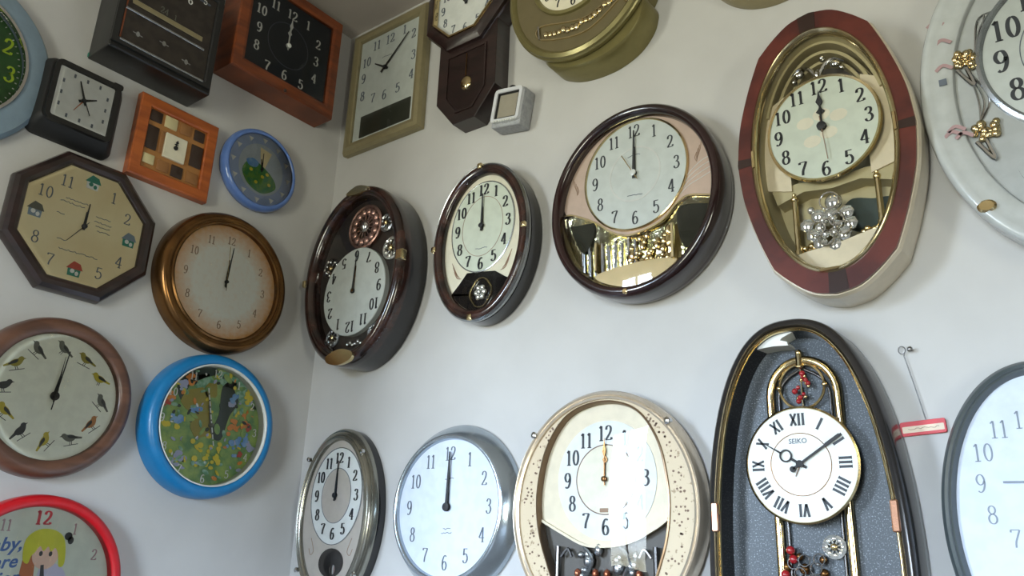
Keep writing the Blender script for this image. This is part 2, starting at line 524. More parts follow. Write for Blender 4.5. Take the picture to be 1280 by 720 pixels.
def cap(root, r, w, m, c=(0, 0)):
    return B().body(ell(r, r, 20, c), [(0, w), (0, w + .002), (-r * .5, w + .003)]).build('hand_cap', m, root)

def hands_at(root, h, mi, Lh, Lm, w, m, wd=.006, style='taper', c=(0, 0), sec=None, ms=None, tail=.2):
    hand(root, 'hour_hand', h, Lh, Lh * tail, wd, w, m, style, c)
    hand(root, 'minute_hand', mi, Lm, Lm * tail * .8, wd * .8, w + .002, m, style, c)
    if sec is not None:
        hand(root, 'second_hand', sec, Lm, Lm * .25, wd * .25, w + .004, ms or m, 'bar', c, .0008)
    cap(root, wd * .9, w + .004, m, c)

def pane(root, o, w, h=0.0, m=None, c=None):
    b = B().dome(o, w, h, 8 if h else 2, c)
    return b.build('glass_cover', m or M['glass'], root, smooth=60)

def round_clock(root, R, r, depth, m, dial_m, dw, glass=True, fillet=.6, dome_h=.0):
    """turned round frame: outer radius R, dial radius r"""
    o = ell(r, r)
    d = R - r
    prof = [(d, .001), (d, depth * .35)]
    for k in range(7):
        t = PI / 2 * k / 6
        prof.append((d * (.5 + .5 * math.cos(t)), depth * (.35 + .65 * math.sin(t))))
    for k in range(1, 6):
        t = PI / 2 + PI / 2 * k / 6
        prof.append((d * (.5 + .5 * math.cos(t)), depth - (depth - dw) * .6 * (1 - math.sin(t))))
    prof += [(0, dw), (-.002, dw - .003), (-.002, .001)]
    B().ring(o, prof).build('case', m, root)
    B().plate(ell(r, r), .001, dw).build('dial', dial_m, root)
    if glass:
        pane(root, ell(r * .998, r * .998), dw + .012, dome_h)

def wave(b, u0, u1, v, w, amp=.0018, step=.0035, width=.0014):
    """a line of tiny script, too small to read"""
    n = int((u1 - u0) / step)
    pts = [(u0 + (u1 - u0) * i / n, v + amp * random.uniform(-1, 1)) for i in range(n + 1)]
    b.ribbon(pts, width, w, w + .0005)

# ================================================================== the room
def struct(name, b, m):
    o = b.build(name, m, None, smooth=0)
    o['kind'] = 'structure'
    return o
def wbox(x0, x1, y0, y1, z0, z1):
    return B().plate([(x0, y0), (x1, y0), (x1, y1), (x0, y1)], z0, z1)
T = .15
XE, YF = .10, 3.9              # the left wall ends here; beyond it the shop runs on to y = YF
struct('wall_left', wbox(XE, XR + T, YL, YL + T, 0, ZC), M['plaster'])
struct('wall_return', wbox(XE, XE + T, YL + T, YF, 0, ZC), M['far_paint'])
struct('wall_right', wbox(XR, XR + T, YB - T, YL, 0, ZC), M['plaster'])
WB = (-1.4, -.75, .4, 1.5)     # unseen back window, added as fill light for left wall: x0, x1, z0, z1
bw = B()
for (x0, x1, z0, z1) in ((XW - T, WB[0], 0, ZC), (WB[1], XR + T, 0, ZC), (WB[0], WB[1], 0, WB[2]), (WB[0], WB[1], WB[3], ZC)):
    q = wbox(x0, x1, YB - T, YB, z0, z1); bw.add(q.v, q.f)
struct('wall_back', bw, M['far_paint'])
struct('wall_far', wbox(XW - T, XE + T, YF, YF + T, 0, ZC), M['far_paint'])
struct('floor', wbox(XW - T, XR + T, YB - T, YF + T, -T, 0), M['floor'])
struct('ceiling', wbox(XW - T, XR + T, YB - T, YF + T, ZC, ZC + T), M['ceiling'])
# window wall: two shop windows (y0, y1, z0, z1)
WINS = [(-.15, .55, .5, 1.95), (2.1, 2.8, .9, 2.3)]
bw = B()
ys = [YB] + [y for q in WINS for y in q[:2]] + [YF]
for k in range(0, len(ys), 2):
    q = wbox(XW - T, XW, ys[k], ys[k + 1], 0, ZC); bw.add(q.v, q.f)
for (y0, y1, a0, a1) in WINS:
    for (z0, z1) in ((0, a0), (a1, ZC)):
        q = wbox(XW - T, XW, y0, y1, z0, z1); bw.add(q.v, q.f)
struct('wall_window', bw, M['far_paint'])
def window_frame(name, boxes):
    bf = B()
    for args in boxes:
        q = wbox(*args); bf.add(q.v, q.f)
    struct(name, bf, M['window_frame'])
fw = .035
for wi, (y0, y1, z0, z1) in enumerate(WINS):
    xa, xb, ym = XW - .10, XW - .06, (y0 + y1) / 2
    window_frame('window_%d' % (wi + 1), [(xa, xb, y0, y0 + fw, z0, z1), (xa, xb, y1 - fw, y1, z0, z1), (xa, xb, y0 + fw, y1 - fw, z0, z0 + fw), (xa, xb, y0 + fw, y1 - fw, z1 - fw, z1), (xa, xb, ym - .012, ym + .012, z0 + fw, z1 - fw)])
x0, x1, z0, z1 = WB
ya, yb = YB - .10, YB - .06
window_frame('window_3', [(x0, x0 + fw, ya, yb, z0, z1), (x1 - fw, x1, ya, yb, z0, z1), (x0 + fw, x1 - fw, ya, yb, z0, z0 + fw), (x0 + fw, x1 - fw, ya, yb, z1 - fw, z1)])  # frame of the added fill window behind the camera

# ================================================================== LEFT WALL
# ---- green-faced round clock
t = clock('wall_clock', 'round clock with green face and lime numerals in a grey-blue rim', 'L', .415, 2.08)
R, r = .203, .146
B().ring(ell(r, r), [(R - r, .001), (R - r, .016), (R - r - .008, .026), (.02, .034), (.004, .034), (0, .02), (-.002, .018), (-.002, .001)]).build('case', M['grey_blue'], t)
B().ring(ell(r, r), [(.005, .0345), (.003, .0385), (-.003, .0385), (-.004, .03), (0, .02), (.003, .02)]).build('trim_ring', M['silver'], t)
B().plate(ell(r, r), .001, .016).build('dial', M['green_dial'], t)
numerals(t, M['lime_ink'], .122, .122, .036, .0162, thick=.15, thin=.10, cond=.95)
b = B()
for k in range(60):
    a = 2 * PI * k / 60
    b.ribbon([(.136 * math.cos(a), .136 * math.sin(a)), (.140 * math.cos(a), .140 * math.sin(a))], .002, .016, .0166)
b.build('minute_track', M['white_ink'], t, 0)
B().ring(ell(.078, .078), [(0, .016), (0, .0166), (-.002, .0166), (-.002, .016)]).build('inner_circle', M['mint'], t, 0)
hands_at(t, 0, 358, .06, .095, .019, M['white_ink'], .006)
pane(t, ell(.144, .144), .028)

# ---- small square black clock with a white face
t = clock('alarm_clock', 'small square black clock with white face and flared base, under the black box clock', 'L', .685, 2.075)
b = B()
b.loft([(rrect(.094, .093, .02, c=(0, -.006)), .001), (rrect(.094, .092, .02, c=(0, -.006)), .014), (rrect(.083, .078, .016, c=(-.004, .0)), .043), (rrect(.079, .073, .014, c=(-.004, .0)), .05)])
b.build('case', M['black_matt'], t)
B().ring(rrect(.062, .062, .004, c=(-.004, .0)), [(.014, .0495), (.013, .058), (.002, .058), (0, .052), (0, .0495)]).build('bezel', M['black'], t)
B().plate(rrect(.063, .063, .004, c=(-.004, .0)), .0495, .0525).build('dial', M['dial_white'], t)
b = B()
for k in range(12):
    a = math.radians(90 - 30 * k); q = 1 / max(abs(math.cos(a)), abs(math.sin(a)))
    u, v = .05 * q * math.cos(a) - .004, .05 * q * math.sin(a)
    b.box(u - .0022, u + .0022, v - .0045, v + .0045, .0525, .0531)
b.build('hour_marks', M['ink_grey'], t, 0)
hand(t, 'hour_hand', 62, .030, .012, .006, .054, M['ink'], 'taper', (-.004, 0))
hand(t, 'minute_hand', -22, .045, .012, .005, .056, M['ink'], 'taper', (-.004, 0))
hand(t, 'second_hand', 152, .036, .02, .0016, .058, M['ink'], 'bar', (-.004, 0))
hand(t, 'alarm_hand', 208, .036, .006, .003, .0535, M['rust_print'], 'taper', (-.004, 0))
pane(t, rrect(.0615, .0615, .004, c=(-.004, 0)), .0575)
B().body(rrect(.012, .0075, .005, c=(.066, .077)), [(0, .02), (0, .047), (-.002, .049)]).build('alarm_button', M['black'], t)

# ---- large black box clock
t = clock('box_clock', 'large deep black box clock with pale metal bars across its front', 'L', .818, 2.35)
B().body(rrect(.131, .138, .003), [(-.001, .001), (0, .003), (0, .098), (-.003, .101)]).build('case', M['black'], t)
B().ring([(.108, -.108), (.108, .128), (-.114, .128), (-.114, -.108)], [(.017, .100), (.017, .107), (.003, .107), (0, .104), (0, .100)]).build('front_frame', M['black_matt'], t)
B().box(-.113, .107, -.107, .127, .100, .1015).build('front_panel', M['dark_panel'], t)
B().box(-.1139, -.110, -.107, .127, .1015, .104).build('edge_strip', M['wood_teak'], t)
B().box(-.100, .084, -.006, .007, .1015, .105, .001).build('metal_bar', M['beige_metal'], t)
B().box(-.113, .094, -.028, -.022, .1015, .105, .001).build('metal_bar', M['silver_brushed'], t)
B().box(-.113, .104, -.116, -.110, .1015, .1075, .001).build('metal_bar', M['silver_brushed'], t)
b = B()
for u, v in ((-.073, -.078), (-.008, -.066), (.054, -.083)):
    b.plate(ell(.005, .007, 10, (u, v)), .1015, .103); b.ribbon([(u - .012, v + .001), (u + .012, v - .001)], .0025, .1015, .1025)
b.build('small_emblems', M['silver_brushed'], t, 0)
b = B(); put_text(b, '24', -.022, .021, .017, .1015, .1022, .13, .06); put_text(b, '1', .008, .019, .014, .1015, .1022, .13, .06)
b.build('numerals', M['bird_grey'], t, 0)
B().ring(rrect(.09, .002, .001, c=(.0, .108)), [(0, .1015), (0, .103), (-.0008, .103), (-.0008, .1015)]).build('dial_line', M['ink_grey'], t, 0)
b = B(); put_text(b, '6', .037, .090, .022, .1015, .1022, .14, .06); put_text(b, '5', .076, .112, .018, .1015, .1022, .14, .06); put_text(b, '7', -.004, .112, .018, .1015, .1022, .14, .06)
b.build('dial_numerals', M['white_ink'], t, 0)
B().body(rrect(.005, .006, .002, c=(-.1275, -.128)), [(0, .0), (0, .003), (-.001, .004)]).build('corner_patch', M['teal'], t).location = (-.0, 0, .001)  # small teal patch on the lower left corner

# ---- red-brown wooden clock, dark face
t = clock('wall_clock', 'square red-brown wooden clock with blue-black face and white numerals', 'L', 1.175, 2.51)
fo = [(.1365, -.128), (.1365, .130), (-.1365, .130), (-.1365, -.128)]
B().ring(fo, [(.037, .001), (.037, .080), (.034, .085), (.010, .087), (.002, .084), (0, .072), (0, .001)]).build('frame', M['wood_teak'], t, 25)
B().plate(inset(fo, .002), .001, .076).build('dial', M['navy_face'], t)
b = B()
pos = [(-.003, .098), (.048, .080), (.089, .042), (.096, -.01), (.08, -.067), (.041, -.107), (-.013, -.109), (-.065, -.107), (-.108, -.073), (-.117, -.017), (-.105, .037), (-.064, .082)]
for k, (u, v) in enumerate(pos):
    a = math.radians(90 - 30 * k); q = min(1 / max(abs(math.cos(a)), abs(math.sin(a))), 1.22)
    put_text(b, str(k or 12), .1 * q * math.cos(a) - .004, .1 * q * math.sin(a) - .006, .030, .0762, .077, .16, .06, .95)
b.build('numerals', M['white_ink'], t, 0)
B().ring(ell(.07, .07, c=(-.004, -.01)), [(0, .076), (0, .0766), (-.0012, .0766), (-.0012, .076)]).build('inner_circle', M['ink_grey'], t, 0)
hands_at(t, 0, 1, .06, .095, .078, M['white_ink'], .008, 'spade', (-.006, -.012))
pane(t, inset(fo, -.0005), .083)
B().body(ell(.005, .005, 14, (.0, -.158)), [(0, .080), (0, .087), (-.002, .0885)]).build('door_knob', M['wood_dark'], t)

# ---- small square wooden clock with mosaic
t = clock('wall_clock', 'small square orange wooden clock with a mosaic of tiles round its tiny dial', 'L', .9275, 2.0765)
fo = rrect(.078, .080, 0)
B().ring(fo, [(.029, .001), (.029, .022), (.026, .025), (.003, .025), (0, .022), (0, .001)]).build('frame', M['wood_orange'], t, 25)
B().plate(fo, .001, .016).build('panel', M['tile_tan'], t)
def tiles(lst, m, nm='mosaic_tile'):
    for (u, v, hu, hv) in lst:
        B().body(rrect(hu, hv, .001, 1, (u, v)), [(0, .016), (0, .0185), (-.0015, .0195)]).build(nm, m, t)
tiles([(-.060, .063, .0155, .0145), (-.062, .004, .0155, .031), (.059, .062, .0145, .0145), (.060, .004, .0165, .030), (.016, -.058, .0155, .0155)], M['tile_dark'])
tiles([(-.020, .063, .0165, .0155), (-.060, -.054, .0145, .0125)], M['tile_light'])
tiles([(.020, .063, .0155, .0145), (-.022, -.058, .0155, .0145), (.058, -.058, .0165, .0145), (-.036, .003, .0045, .030)], mat('warm_brown_tile', (150, 104, 62), .4))
B().body(rrect(.029, .033, .001, 1, (0, .0)), [(0, .016), (0, .0215), (-.001, .0225)]).build('dial', M['dial_cream'], t)
hand(t, 'hour_hand', 0, .014, .004, .006, .0228, M['ink'], 'spade'); hand(t, 'minute_hand', 4, .022, .005, .005, .0242, M['ink'], 'spade')
cap(t, .004, .0252, M['ink'])

# ---- small blue bowl-shaped clock
t = clock('wall_clock', 'small pale blue round clock with white marks and a green picture', 'L', 1.175, 2.122)
fo = ell(.118, .118)
B().ring(fo, [(-.010, .001), (-.002, .004), (0, .016), (-.002, .026), (-.007, .032), (-.012, .033), (-.016, .030), (-.016, .001)]).build('case', M['blue_soft'], t, 60)
B().plate(ell(.103, .103), .001, .026).build('face', M['blue_pale'], t)
B().plate(ell(.071, .074), .026, .0266).build('dial', M['sky_grey'], t)
for k in range(12):
    a = math.radians(90 - 30 * k); u, v = .089 * math.cos(a), .089 * math.sin(a)
    B().loft([([(u + .0095 * math.cos(g + .5), v + .0095 * math.sin(g + .5)) for g in (0, 2.1, 4.2)], .026), ([(u + .007 * math.cos(g + .5), v + .007 * math.sin(g + .5)) for g in (0, 2.1, 4.2)], .029)]).build('hour_mark', M['white_ink'], t, 0)
W0 = .0266
b = B(); b.plate(spline([(-.058, -.02), (-.035, .018), (.008, .008), (.044, -.016), (.05, -.042), (.01, -.068), (-.035, -.055)], 6, True), W0, W0 + .001)
b.build('green_hill_picture', M['green_mound'], t)
b = B(); b.plate(spline([(-.05, .012), (-.03, .022), (-.012, .016), (-.018, .0), (-.04, -.002)], 5, True), W0 + .001, W0 + .0015); b.build('blue_pond_picture', M['sky_print'], t, 0)
b = B()
for u, v in ((-.032, -.012), (.006, -.02), (.03, -.036), (-.012, -.042), (.02, -.008)):
    b.plate(ell(.0055, .005, 8, (u, v)), W0 + .001, W0 + .0016)
b.build('yellow_flower_picture', M['yellow'], t, 0)
b = B(); b.plate([(-.004, .01), (.010, .006), (.026, .058), (-.012, .064)], W0, W0 + .0006); b.build('moonbeam_picture', M['octagon_dial'], t, 0)
hand(t, 'hour_hand', 350, .03, .006, .004, W0 + .002, M['ink'], 'taper'); hand(t, 'minute_hand', 358, .048, .008, .003, W0 + .0034, M['ink'], 'taper')
cap(t, .004, W0 + .0045, M['ink'])
pane(t, ell(.103, .103), .0305, .012, M['glass_strong'])

# ---- octagonal clock
t = clock('wall_clock', 'octagonal dark wooden clock with parchment dial of black numerals', 'L', .753, 1.80)
fo = ngon(.131)
B().ring(fo, [(.030, .001), (.031, .014), (.028, .024), (.020, .031), (.010, .032), (.003, .029), (0, .025), (-.001, .001)]).build('frame', M['wood_dark'], t, 22)
B().plate(ngon(.132), .001, .0205).build('dial', M['octagon_dial'], t)
b = B()
for k in (1, 2, 4, 5, 7, 8, 10, 11):
    a = math.radians(90 - 30 * k)
    put_text(b, str(k), .107 * math.cos(a), .107 * math.sin(a) - .002, .027, .0206, .0212, .10, .065, 1.0)
b.build('numerals', M['ink_grey'], t, 0)
for k, rf, bd in ((0, 'teal', 'white_ink'), (3, 'grey_blue', 'teal'), (6, 'red_print', 'teal'), (9, 'bird_grey', 'grey_blue')):
    a = math.radians(90 - 30 * k); u, v = .105 * math.cos(a), .105 * math.sin(a) + .002
    b = B(); b.plate([(u - .013, v - .015), (u + .013, v - .015), (u + .014, v + .002), (u - .014, v + .002)], .0205, .0213)
    o = b.build('house_picture', M[bd], t, 0)
    B().plate([(u - .018, v + .001), (u + .018, v + .001), (u + .011, v + .015), (u - .004, v + .019)], .0213, .0219).build('roof_picture', M[rf], o, 0)
    b = B(); b.plate(ell(.005, .005, 10, (u - .004, v - .004)), .0214, .022); b.plate(ell(.004, .005, 10, (u + .006, v - .008)), .0214, .022)
    b.build('house_window', M['white_ink' if bd != 'white_ink' else 'teal'], o, 0)
b = B()
for (u0, u1, v) in ((-.05, .0, .052), (-.06, -.006, .042), (-.062, -.045, .012), (.022, .056, .034), (.02, .06, .022), (.025, .058, .012), (.03, .06, .002), (-.042, .044, -.064), (-.05, -.03, -.045)):
    wave(b, u0, u1, v - (u0 + u1) * .02, .0206)
b.build('printed_script', M['ink_grey'], t, 0)
hands_at(t, 0, 2, .035, .055, .0225, M['ink'], .006, 'taper', sec=215)
pane(t, ngon(.1305), .0275)

# ---- gold rimmed round clock
t = clock('wall_clock', 'round clock with antique gold rim and sepia-edged dial of faint brown numerals', 'L', 1.118, 1.776)
round_clock(t, .185, .150, .046, M['gold_rim'], M['gold_dial'], .03, dome_h=.004)
numerals(t, M['ink_pale'], .113, .113, .021, .0302, thick=.10, thin=.06)
B().ring(ell(.151, .151), [(.006, .0445), (.002, .0470), (-.002, .045), (-.001, .041), (.005, .042)]).build('inner_trim', M['gold_rim'], t)
hands_at(t, 1, 4, .06, .095, .033, M['ink'], .005, 'taper', sec=357, ms=M['gold'])

# ---- bright blue rimmed clock with forest picture
t = clock('wall_clock', 'round clock with bright blue rim and a colourful forest picture dial', 'L', 1.138, 1.413)
r = .1435
B().ring(ell(r, r), [(.030, .001), (.031, .012), (.029, .036), (.024, .048), (.014, .054), (.006, .053), (0, .046), (-.002, .026), (-.002, .001)]).build('case', M['blue'], t, 50)
B().plate(ell(r, r), .001, .026).build('dial', M['moss'], t)
W0 = .0262
def blob(nm, pts, m, w=W0):
    B().plate(spline(pts, 6, True), w, w + .0006).build(nm, m, t, 0)
def blobs(nm, lst, m, w=W0):
    b = B()
    for u, v, a, c_ in lst:
        n = 14; ph = random.random() * 6
        b.plate([(u + a * (1 + .16 * math.sin(3 * g + ph)) * math.cos(g), v + c_ * (1 + .16 * math.sin(4 * g + ph)) * math.sin(g)) for g in [2 * PI * i / n for i in range(n)]], w, w + .0006)
    b.build(nm, m, t, 0)
blob('dark_tree_picture', [(-.10, .085), (-.06, .13), (-.01, .141), (.0, .128), (-.035, .11), (-.07, .085), (-.075, .05), (-.088, .05)], M['tree_dark'])
blob('dark_tree_picture', [(.02, .10), (.055, .118), (.07, .07), (.05, .03), (.035, -.03), (.005, -.02), (.02, .03)], M['tree_dark'])
blobs('mint_leaf_picture', [(-.03, .10, .03, .022), (.05, .115, .045, .016), (.09, .085, .026, .022), (.02, .128, .02, .01)], M['mint'])
blobs('moss_bush_picture', [(-.045, .055, .04, .03), (-.02, .0, .03, .035), (-.01, .085, .018, .02)], M['bird_olive'], W0 + .0007)
def cluster(nm, spots, m, w, size=.0075, cnt=9, seed=1):
    """a clump of small round petals scattered about each spot"""
    rq = random.Random(seed); b = B()
    for u, v, a_, c_ in spots:
        for k in range(cnt):
            g, q = rq.uniform(0, 2 * PI), math.sqrt(rq.random())
            x, y, z = u + a_ * q * math.cos(g), v + c_ * q * math.sin(g), size * rq.uniform(.6, 1.2)
            b.plate(ell(z, z * rq.uniform(.6, 1), 9, (x, y)), w, w + .0006 + .0002 * rq.random())
    b.build(nm, m, t, 0)
cluster('lime_leaf_picture', [(.094, .088, .012, .018), (-.012, -.045, .028, .026), (.0, -.088, .034, .018), (.034, -.06, .012, .026), (-.105, -.01, .024, .012)], M['yellow'], W0 + .0014, seed=2)
cluster('orange_flower_picture', [(.058, .006, .02, .02), (.098, .03, .014, .022), (-.115, .052, .01, .012), (-.07, .10, .010, .012)], M['orange'], W0 + .0014, seed=3)
cluster('red_flower_picture', [(-.12, .03, .008, .012), (.096, -.062, .010, .008), (.108, .012, .006, .008)], M['red_print'], W0 + .0021, .005, 6, 4)
cluster('blue_flower_picture', [(-.045, .036, .014, .014), (.075, -.045, .024, .020), (.094, -.02, .014, .018), (-.09, .004, .020, .008), (.055, .075, .010, .010)], M['sky_print'], W0 + .0021, seed=5)
cluster('pale_flower_picture', [(-.062, -.065, .026, .026), (-.07, -.1, .024, .014), (.12, -.035, .010, .016), (-.088, .085, .008, .012), (.05, .06, .006, .008)], M['lavender'], W0 + .0014, seed=6)
rd = random.Random(21)
for nm, mm, cnt, sz in (('leaf_picture', 'moss', 26, .013), ('leaf_picture', 'mint', 22, .009), ('leaf_picture', 'yellow', 20, .007), ('leaf_picture', 'tree_dark', 16, .007), ('blossom_picture', 'orange', 9, .007), ('blossom_picture', 'lavender', 16, .006), ('blossom_picture', 'white_ink', 9, .004)):
    b = B()
    for k in range(cnt):
        g, q = rd.uniform(0, 2 * PI), .136 * math.sqrt(rd.random())
        u, v, a0, sx, sy = q * math.cos(g), q * math.sin(g), rd.uniform(0, PI), sz * rd.uniform(.6, 1.3), sz * rd.uniform(.3, .7)
        b.plate([(u + sx * math.cos(h) * math.cos(a0) - sy * math.sin(h) * math.sin(a0), v + sx * math.cos(h) * math.sin(a0) + sy * math.sin(h) * math.cos(a0)) for h in [2 * PI * i / 10 for i in range(10)]], W0 + .0022 + .0003 * rd.random(), W0 + .0028 + .0003 * rd.random())
    b.build(nm, M[mm], t, 0)
b = B()
for k in range(12):
    a = math.radians(90 - 30 * k); n = k or 12
    put_text(b, str(n), .127 * math.cos(a), .127 * math.sin(a), .019, W0 + .0034, W0 + .004, .13, .08)
b.build('numerals', M['white_ink'], t, 0)
hand(t, 'hour_hand', 345, .05, .01, .007, W0 + .0045, M['bird_grey'], 'taper'); hand(t, 'minute_hand', 346, .085, .02, .006, W0 + .0062, M['bird_grey'], 'taper')
b = B()
for k in range(9):
    q = -.05 + .016 * k; a = math.radians(345)
    b.ribbon([(q * math.sin(a), q * math.cos(a)), ((q + .012) * math.sin(a), (q + .012) * math.cos(a))], .0028, W0 + .0085, W0 + .0092)
b.build('second_hand', M['white_ink'], t, 0)
cap(t, .005, W0 + .0085, M['bird_grey'])
pane(t, ell(r + .0005, r + .0005), .046, .003)
B().ring(ell(r, r), [(.003, .0535), (.0008, .0545), (-.001, .053), (-.003, .030), (-.003, .0265), (-.0005, .0265), (.001, .05)]).build('pale_lip', M['pearl_white'], t, 60)

# ---- bird clock
t = clock('wall_clock', 'round walnut-brown clock with twelve small birds in place of numerals', 'L', .766, 1.417)
round_clock(t, .169, .132, .042, M['wood_bird'], M['bird_dial'], .026, dome_h=0)
bm_ = ['bird_grey', 'bird_olive', 'bird_yellow', 'bird_grey', 'bird_rust', 'bird_grey', 'bird_yellow', 'bird_dark', 'bird_yellow', 'bird_dark', 'bird_olive', 'bird_grey']
for k in range(12):
    a = math.radians(90 - 30 * k)
    cu, cv = .101 * math.cos(a), .098 * math.sin(a) + .004
    s = .0165; fl = -1 if k in (4, 7, 6, 9, 10) else 1; tl = (.5, .3, .15, .7, .75, -.3, 1.0, .75, .5, .2, .35, .6)[k]
    def Q(p):
        x, y = p
        X = x * math.cos(-tl) - y * math.sin(-tl); Y = x * math.sin(-tl) + y * math.cos(-tl)
        return (cu + fl * X * s, cv + Y * s)
    b = B()
    b.plate([Q(p) for p in spline([(-.95, .28), (-.7, .62), (-.3, .5), (.25, .42), (.7, .12), (.45, -.3), (-.1, -.42), (-.6, -.2)], 5, True)], .0262, .0268)   # body
    b.plate([Q(p) for p in ell(.33, .30, 14, (-.72, .42))], .0264, .027)                         # head
    b.plate([Q(p) for p in [(-1.0, .5), (-1.32, .36), (-.98, .3)]], .0262, .0268)               # beak
    b.plate([Q(p) for p in [(.45, .25), (1.5, -.05), (1.45, -.25), (.5, -.15)]], .0262, .0268)  # tail
    o = b.build('bird_picture', M[bm_[k]], t, 0)
    b = B(); b.plate([Q(p) for p in spline([(-.3, .38), (.3, .32), (.95, -.05), (.3, -.05), (-.15, .05)], 4, True)], .0271, .0275)
    b.build('wing', M['bird_dark'], o, 0)
    b = B()
    b.ribbon([Q((-.05, -.4)), Q((-.15, -.85))], .0012, .0262, .0266); b.ribbon([Q((.15, -.36)), Q((.1, -.85))], .0012, .0262, .0266)
    if k not in (0, 2):
        b.ribbon([Q((-.9, -.86)), Q((.9, -.84))], .0014, .0262, .0266)
    b.build('perch', M['bird_dark'], o, 0)
hand(t, 'hour_hand', 4, .058, .014, .010, .030, M['ink'], 'dauphine'); hand(t, 'minute_hand', 3, .085, .02, .0055, .032, M['ink'], 'dauphine')
hand(t, 'second_hand', 6, .098, .03, .002, .034, M['ink'], 'bar'); cap(t, .005, .035, M['ink'])

# ---- red rimmed clock
t = clock('wall_clock', 'round clock with bright red rim and blue script on its picture dial', 'L', .80, 1.038)
r = .158
B().ring(ell(r, r), [(.022, .001), (.023, .016), (.021, .034), (.016, .040), (.006, .041), (0, .036), (-.002, .022), (-.002, .001)]).build('case', M['red'], t, 50)
B().plate(ell(r, r), .001, .021).build('dial', M['dial_green_white'], t)
numerals(t, M['pink_print'], .135, .135, .022, .0212, skip=(12,), thick=.12, thin=.08)
b = B(); put_text(b, '12', 0, .135, .027, .0212, .0218, .2, .1); b.build('twelve', M['tag_red'], t, 0)
letters(t, 'baby,', -.068, .079, .036, .0214, M['blue_ink'], 'blue_script', .3, .12)
letters(t, 'are', -.056, .047, .034, .0214, M['blue_ink'], 'blue_script', .3, .12)
letters(t, 'tion', -.050, .017, .034, .0214, M['blue_ink'], 'blue_script', .3, .12)
b = B(); b.plate(spline([(-.022, -.06), (-.024, .05), (-.012, .07), (.0, .05), (.004, -.06)], 6, True), .0212, .0217); b.build('long_hair_picture', M['rust_print'], t, 0)
b = B(); b.plate(spline([(.004, -.08), (.012, .04), (.03, .05), (.06, .035), (.075, -.01), (.07, -.08)], 6, True), .0212, .0217); b.build('dress_picture', M['cloth_print'], t, 0)
b = B(); b.plate(ell(.026, .028, 24, (.018, .064)), .0218, .0222); b.build('face_picture', M['skin'], t, 0)
b = B(); b.plate(spline([(-.025, .055), (-.026, .092), (-.004, .112), (.028, .112), (.05, .094), (.058, .05), (.048, .042), (.042, .066), (.034, .078), (.027, .070), (.020, .080), (.012, .071), (.004, .080), (-.004, .068), (-.010, .060), (-.014, .046)], 4, True), .0224, .0228); b.build('yellow_hair_picture', M['hair'], t, 0)
b = B(); b.plate(ell(.008, .008, 14, (.056, .102)), .0224, .0228); b.plate(ell(.006, .008, 14, (.062, .094)), .0224, .0228); b.plate(ell(.0035, .005, 12, (.027, .066)), .0224, .0228); b.plate(ell(.0035, .005, 12, (.008, .066)), .0224, .0228); b.plate([(.012, .044), (.018, .045), (.03, -.01), (.02, -.02)], .0224, .0228)
b.build('ribbon_picture', M['bird_dark'], t, 0)
hand(t, 'hour_hand', 214, .05, .01, .005, .025, M['ink_grey']); hand(t, 'minute_hand', 170, .09, .02, .004, .027, M['ink_grey']); cap(t, .005, .0285, M['ink_grey'])
pane(t, ell(r, r), .035)

# ================================================================== RIGHT WALL
# ---- rectangular beige clock
t = clock('wall_clock', 'rectangular beige clock with dark lower panel, hands near ten past ten', 'R', -1.623, 2.477)
fo = [(.122, -.174), (.122, .178), (-.128, .178), (-.128, -.174)]
B().ring(fo, [(.033, .001), (.034, .018), (.028, .028), (.016, .031), (.004, .028), (0, .022), (0, .001)]).build('frame', M['beige_metal'], t, 25)
B().plate(fo, .001, .0185).build('dial', M['dial_grey'], t)
b = B()
for k, (u, v) in enumerate([(-.001, .148), (.060, .156), (.100, .126), (.106, .050), (.104, -.016), (.051, -.043), (-.005, -.047), (-.055, -.041), (-.104, -.019), (-.108, .044), (-.099, .100), (-.059, .147)]):
    u = u * .99 - .0; a = math.radians(90 - 30 * k)
    put_text(b, str(k or 12), u, v, .032, .0187, .0194, .13, .06, .95)
b.build('numerals', M['ink_grey'], t, 0)
B().body(rrect(.104, .036, .002, 2, (.006, -.13)), [(0, .0185), (0, .0205), (-.002, .021)]).build('display_panel', M['dark_display'], t)
hand(t, 'hour_hand', 302, .055, .014, .008, .021, M['ink'], 'taper', (-.011, .049)); hand(t, 'minute_hand', 47, .128, .02, .006, .023, M['ink'], 'taper', (-.011, .049))
cap(t, .006, .0245, M['ink'], (-.011, .049))
wave(b2 := B(), -.03, .012, .09, .0187); b2.build('printed_mark', M['ink_grey'], t, 0)
pane(t, fo, .0265)

# ---- dark wooden pendulum clock
t = clock('pendulum_clock', 'dark wooden pendulum clock with octagonal top and pointed lower box', 'R', -1.28, 2.58)
lower = [(.108, -.296), (.108, -.06), (-.094, -.06), (-.094, -.296), (-.03, -.374), (.044, -.374)]
B().body(lower, [(0, .001), (0, .0535), (-.0015, .055)]).build('lower_box', M['wood_dark'], t, 20)
B().body(ngon(.145), [(-.004, .001), (0, .006), (0, .052), (-.004, .058)]).build('octagon_frame', M['wood_dark'], t, 20)
B().ring(ngon(.106), [(.036, .056), (.035, .066), (.020, .074), (.008, .076), (0, .070), (0, .056)]).build('door_frame', M['wood_dark'], t, 20)
B().ring(ngon(.104), [(.005, .07), (.005, .0775), (0, .0775), (-.002, .066), (.0, .06)]).build('gold_trim', M['gold'], t, 20)
B().plate(ngon(.1055), .050, .062).build('dial', M['dial_white'], t)
numerals(t, M['ink_grey'], .086, .086, .026, .0622, thick=.14, thin=.06)
hands_at(t, 355, 359, .05, .075, .064, M['ink'], .007)
pane(t, ngon(.1035), .072)
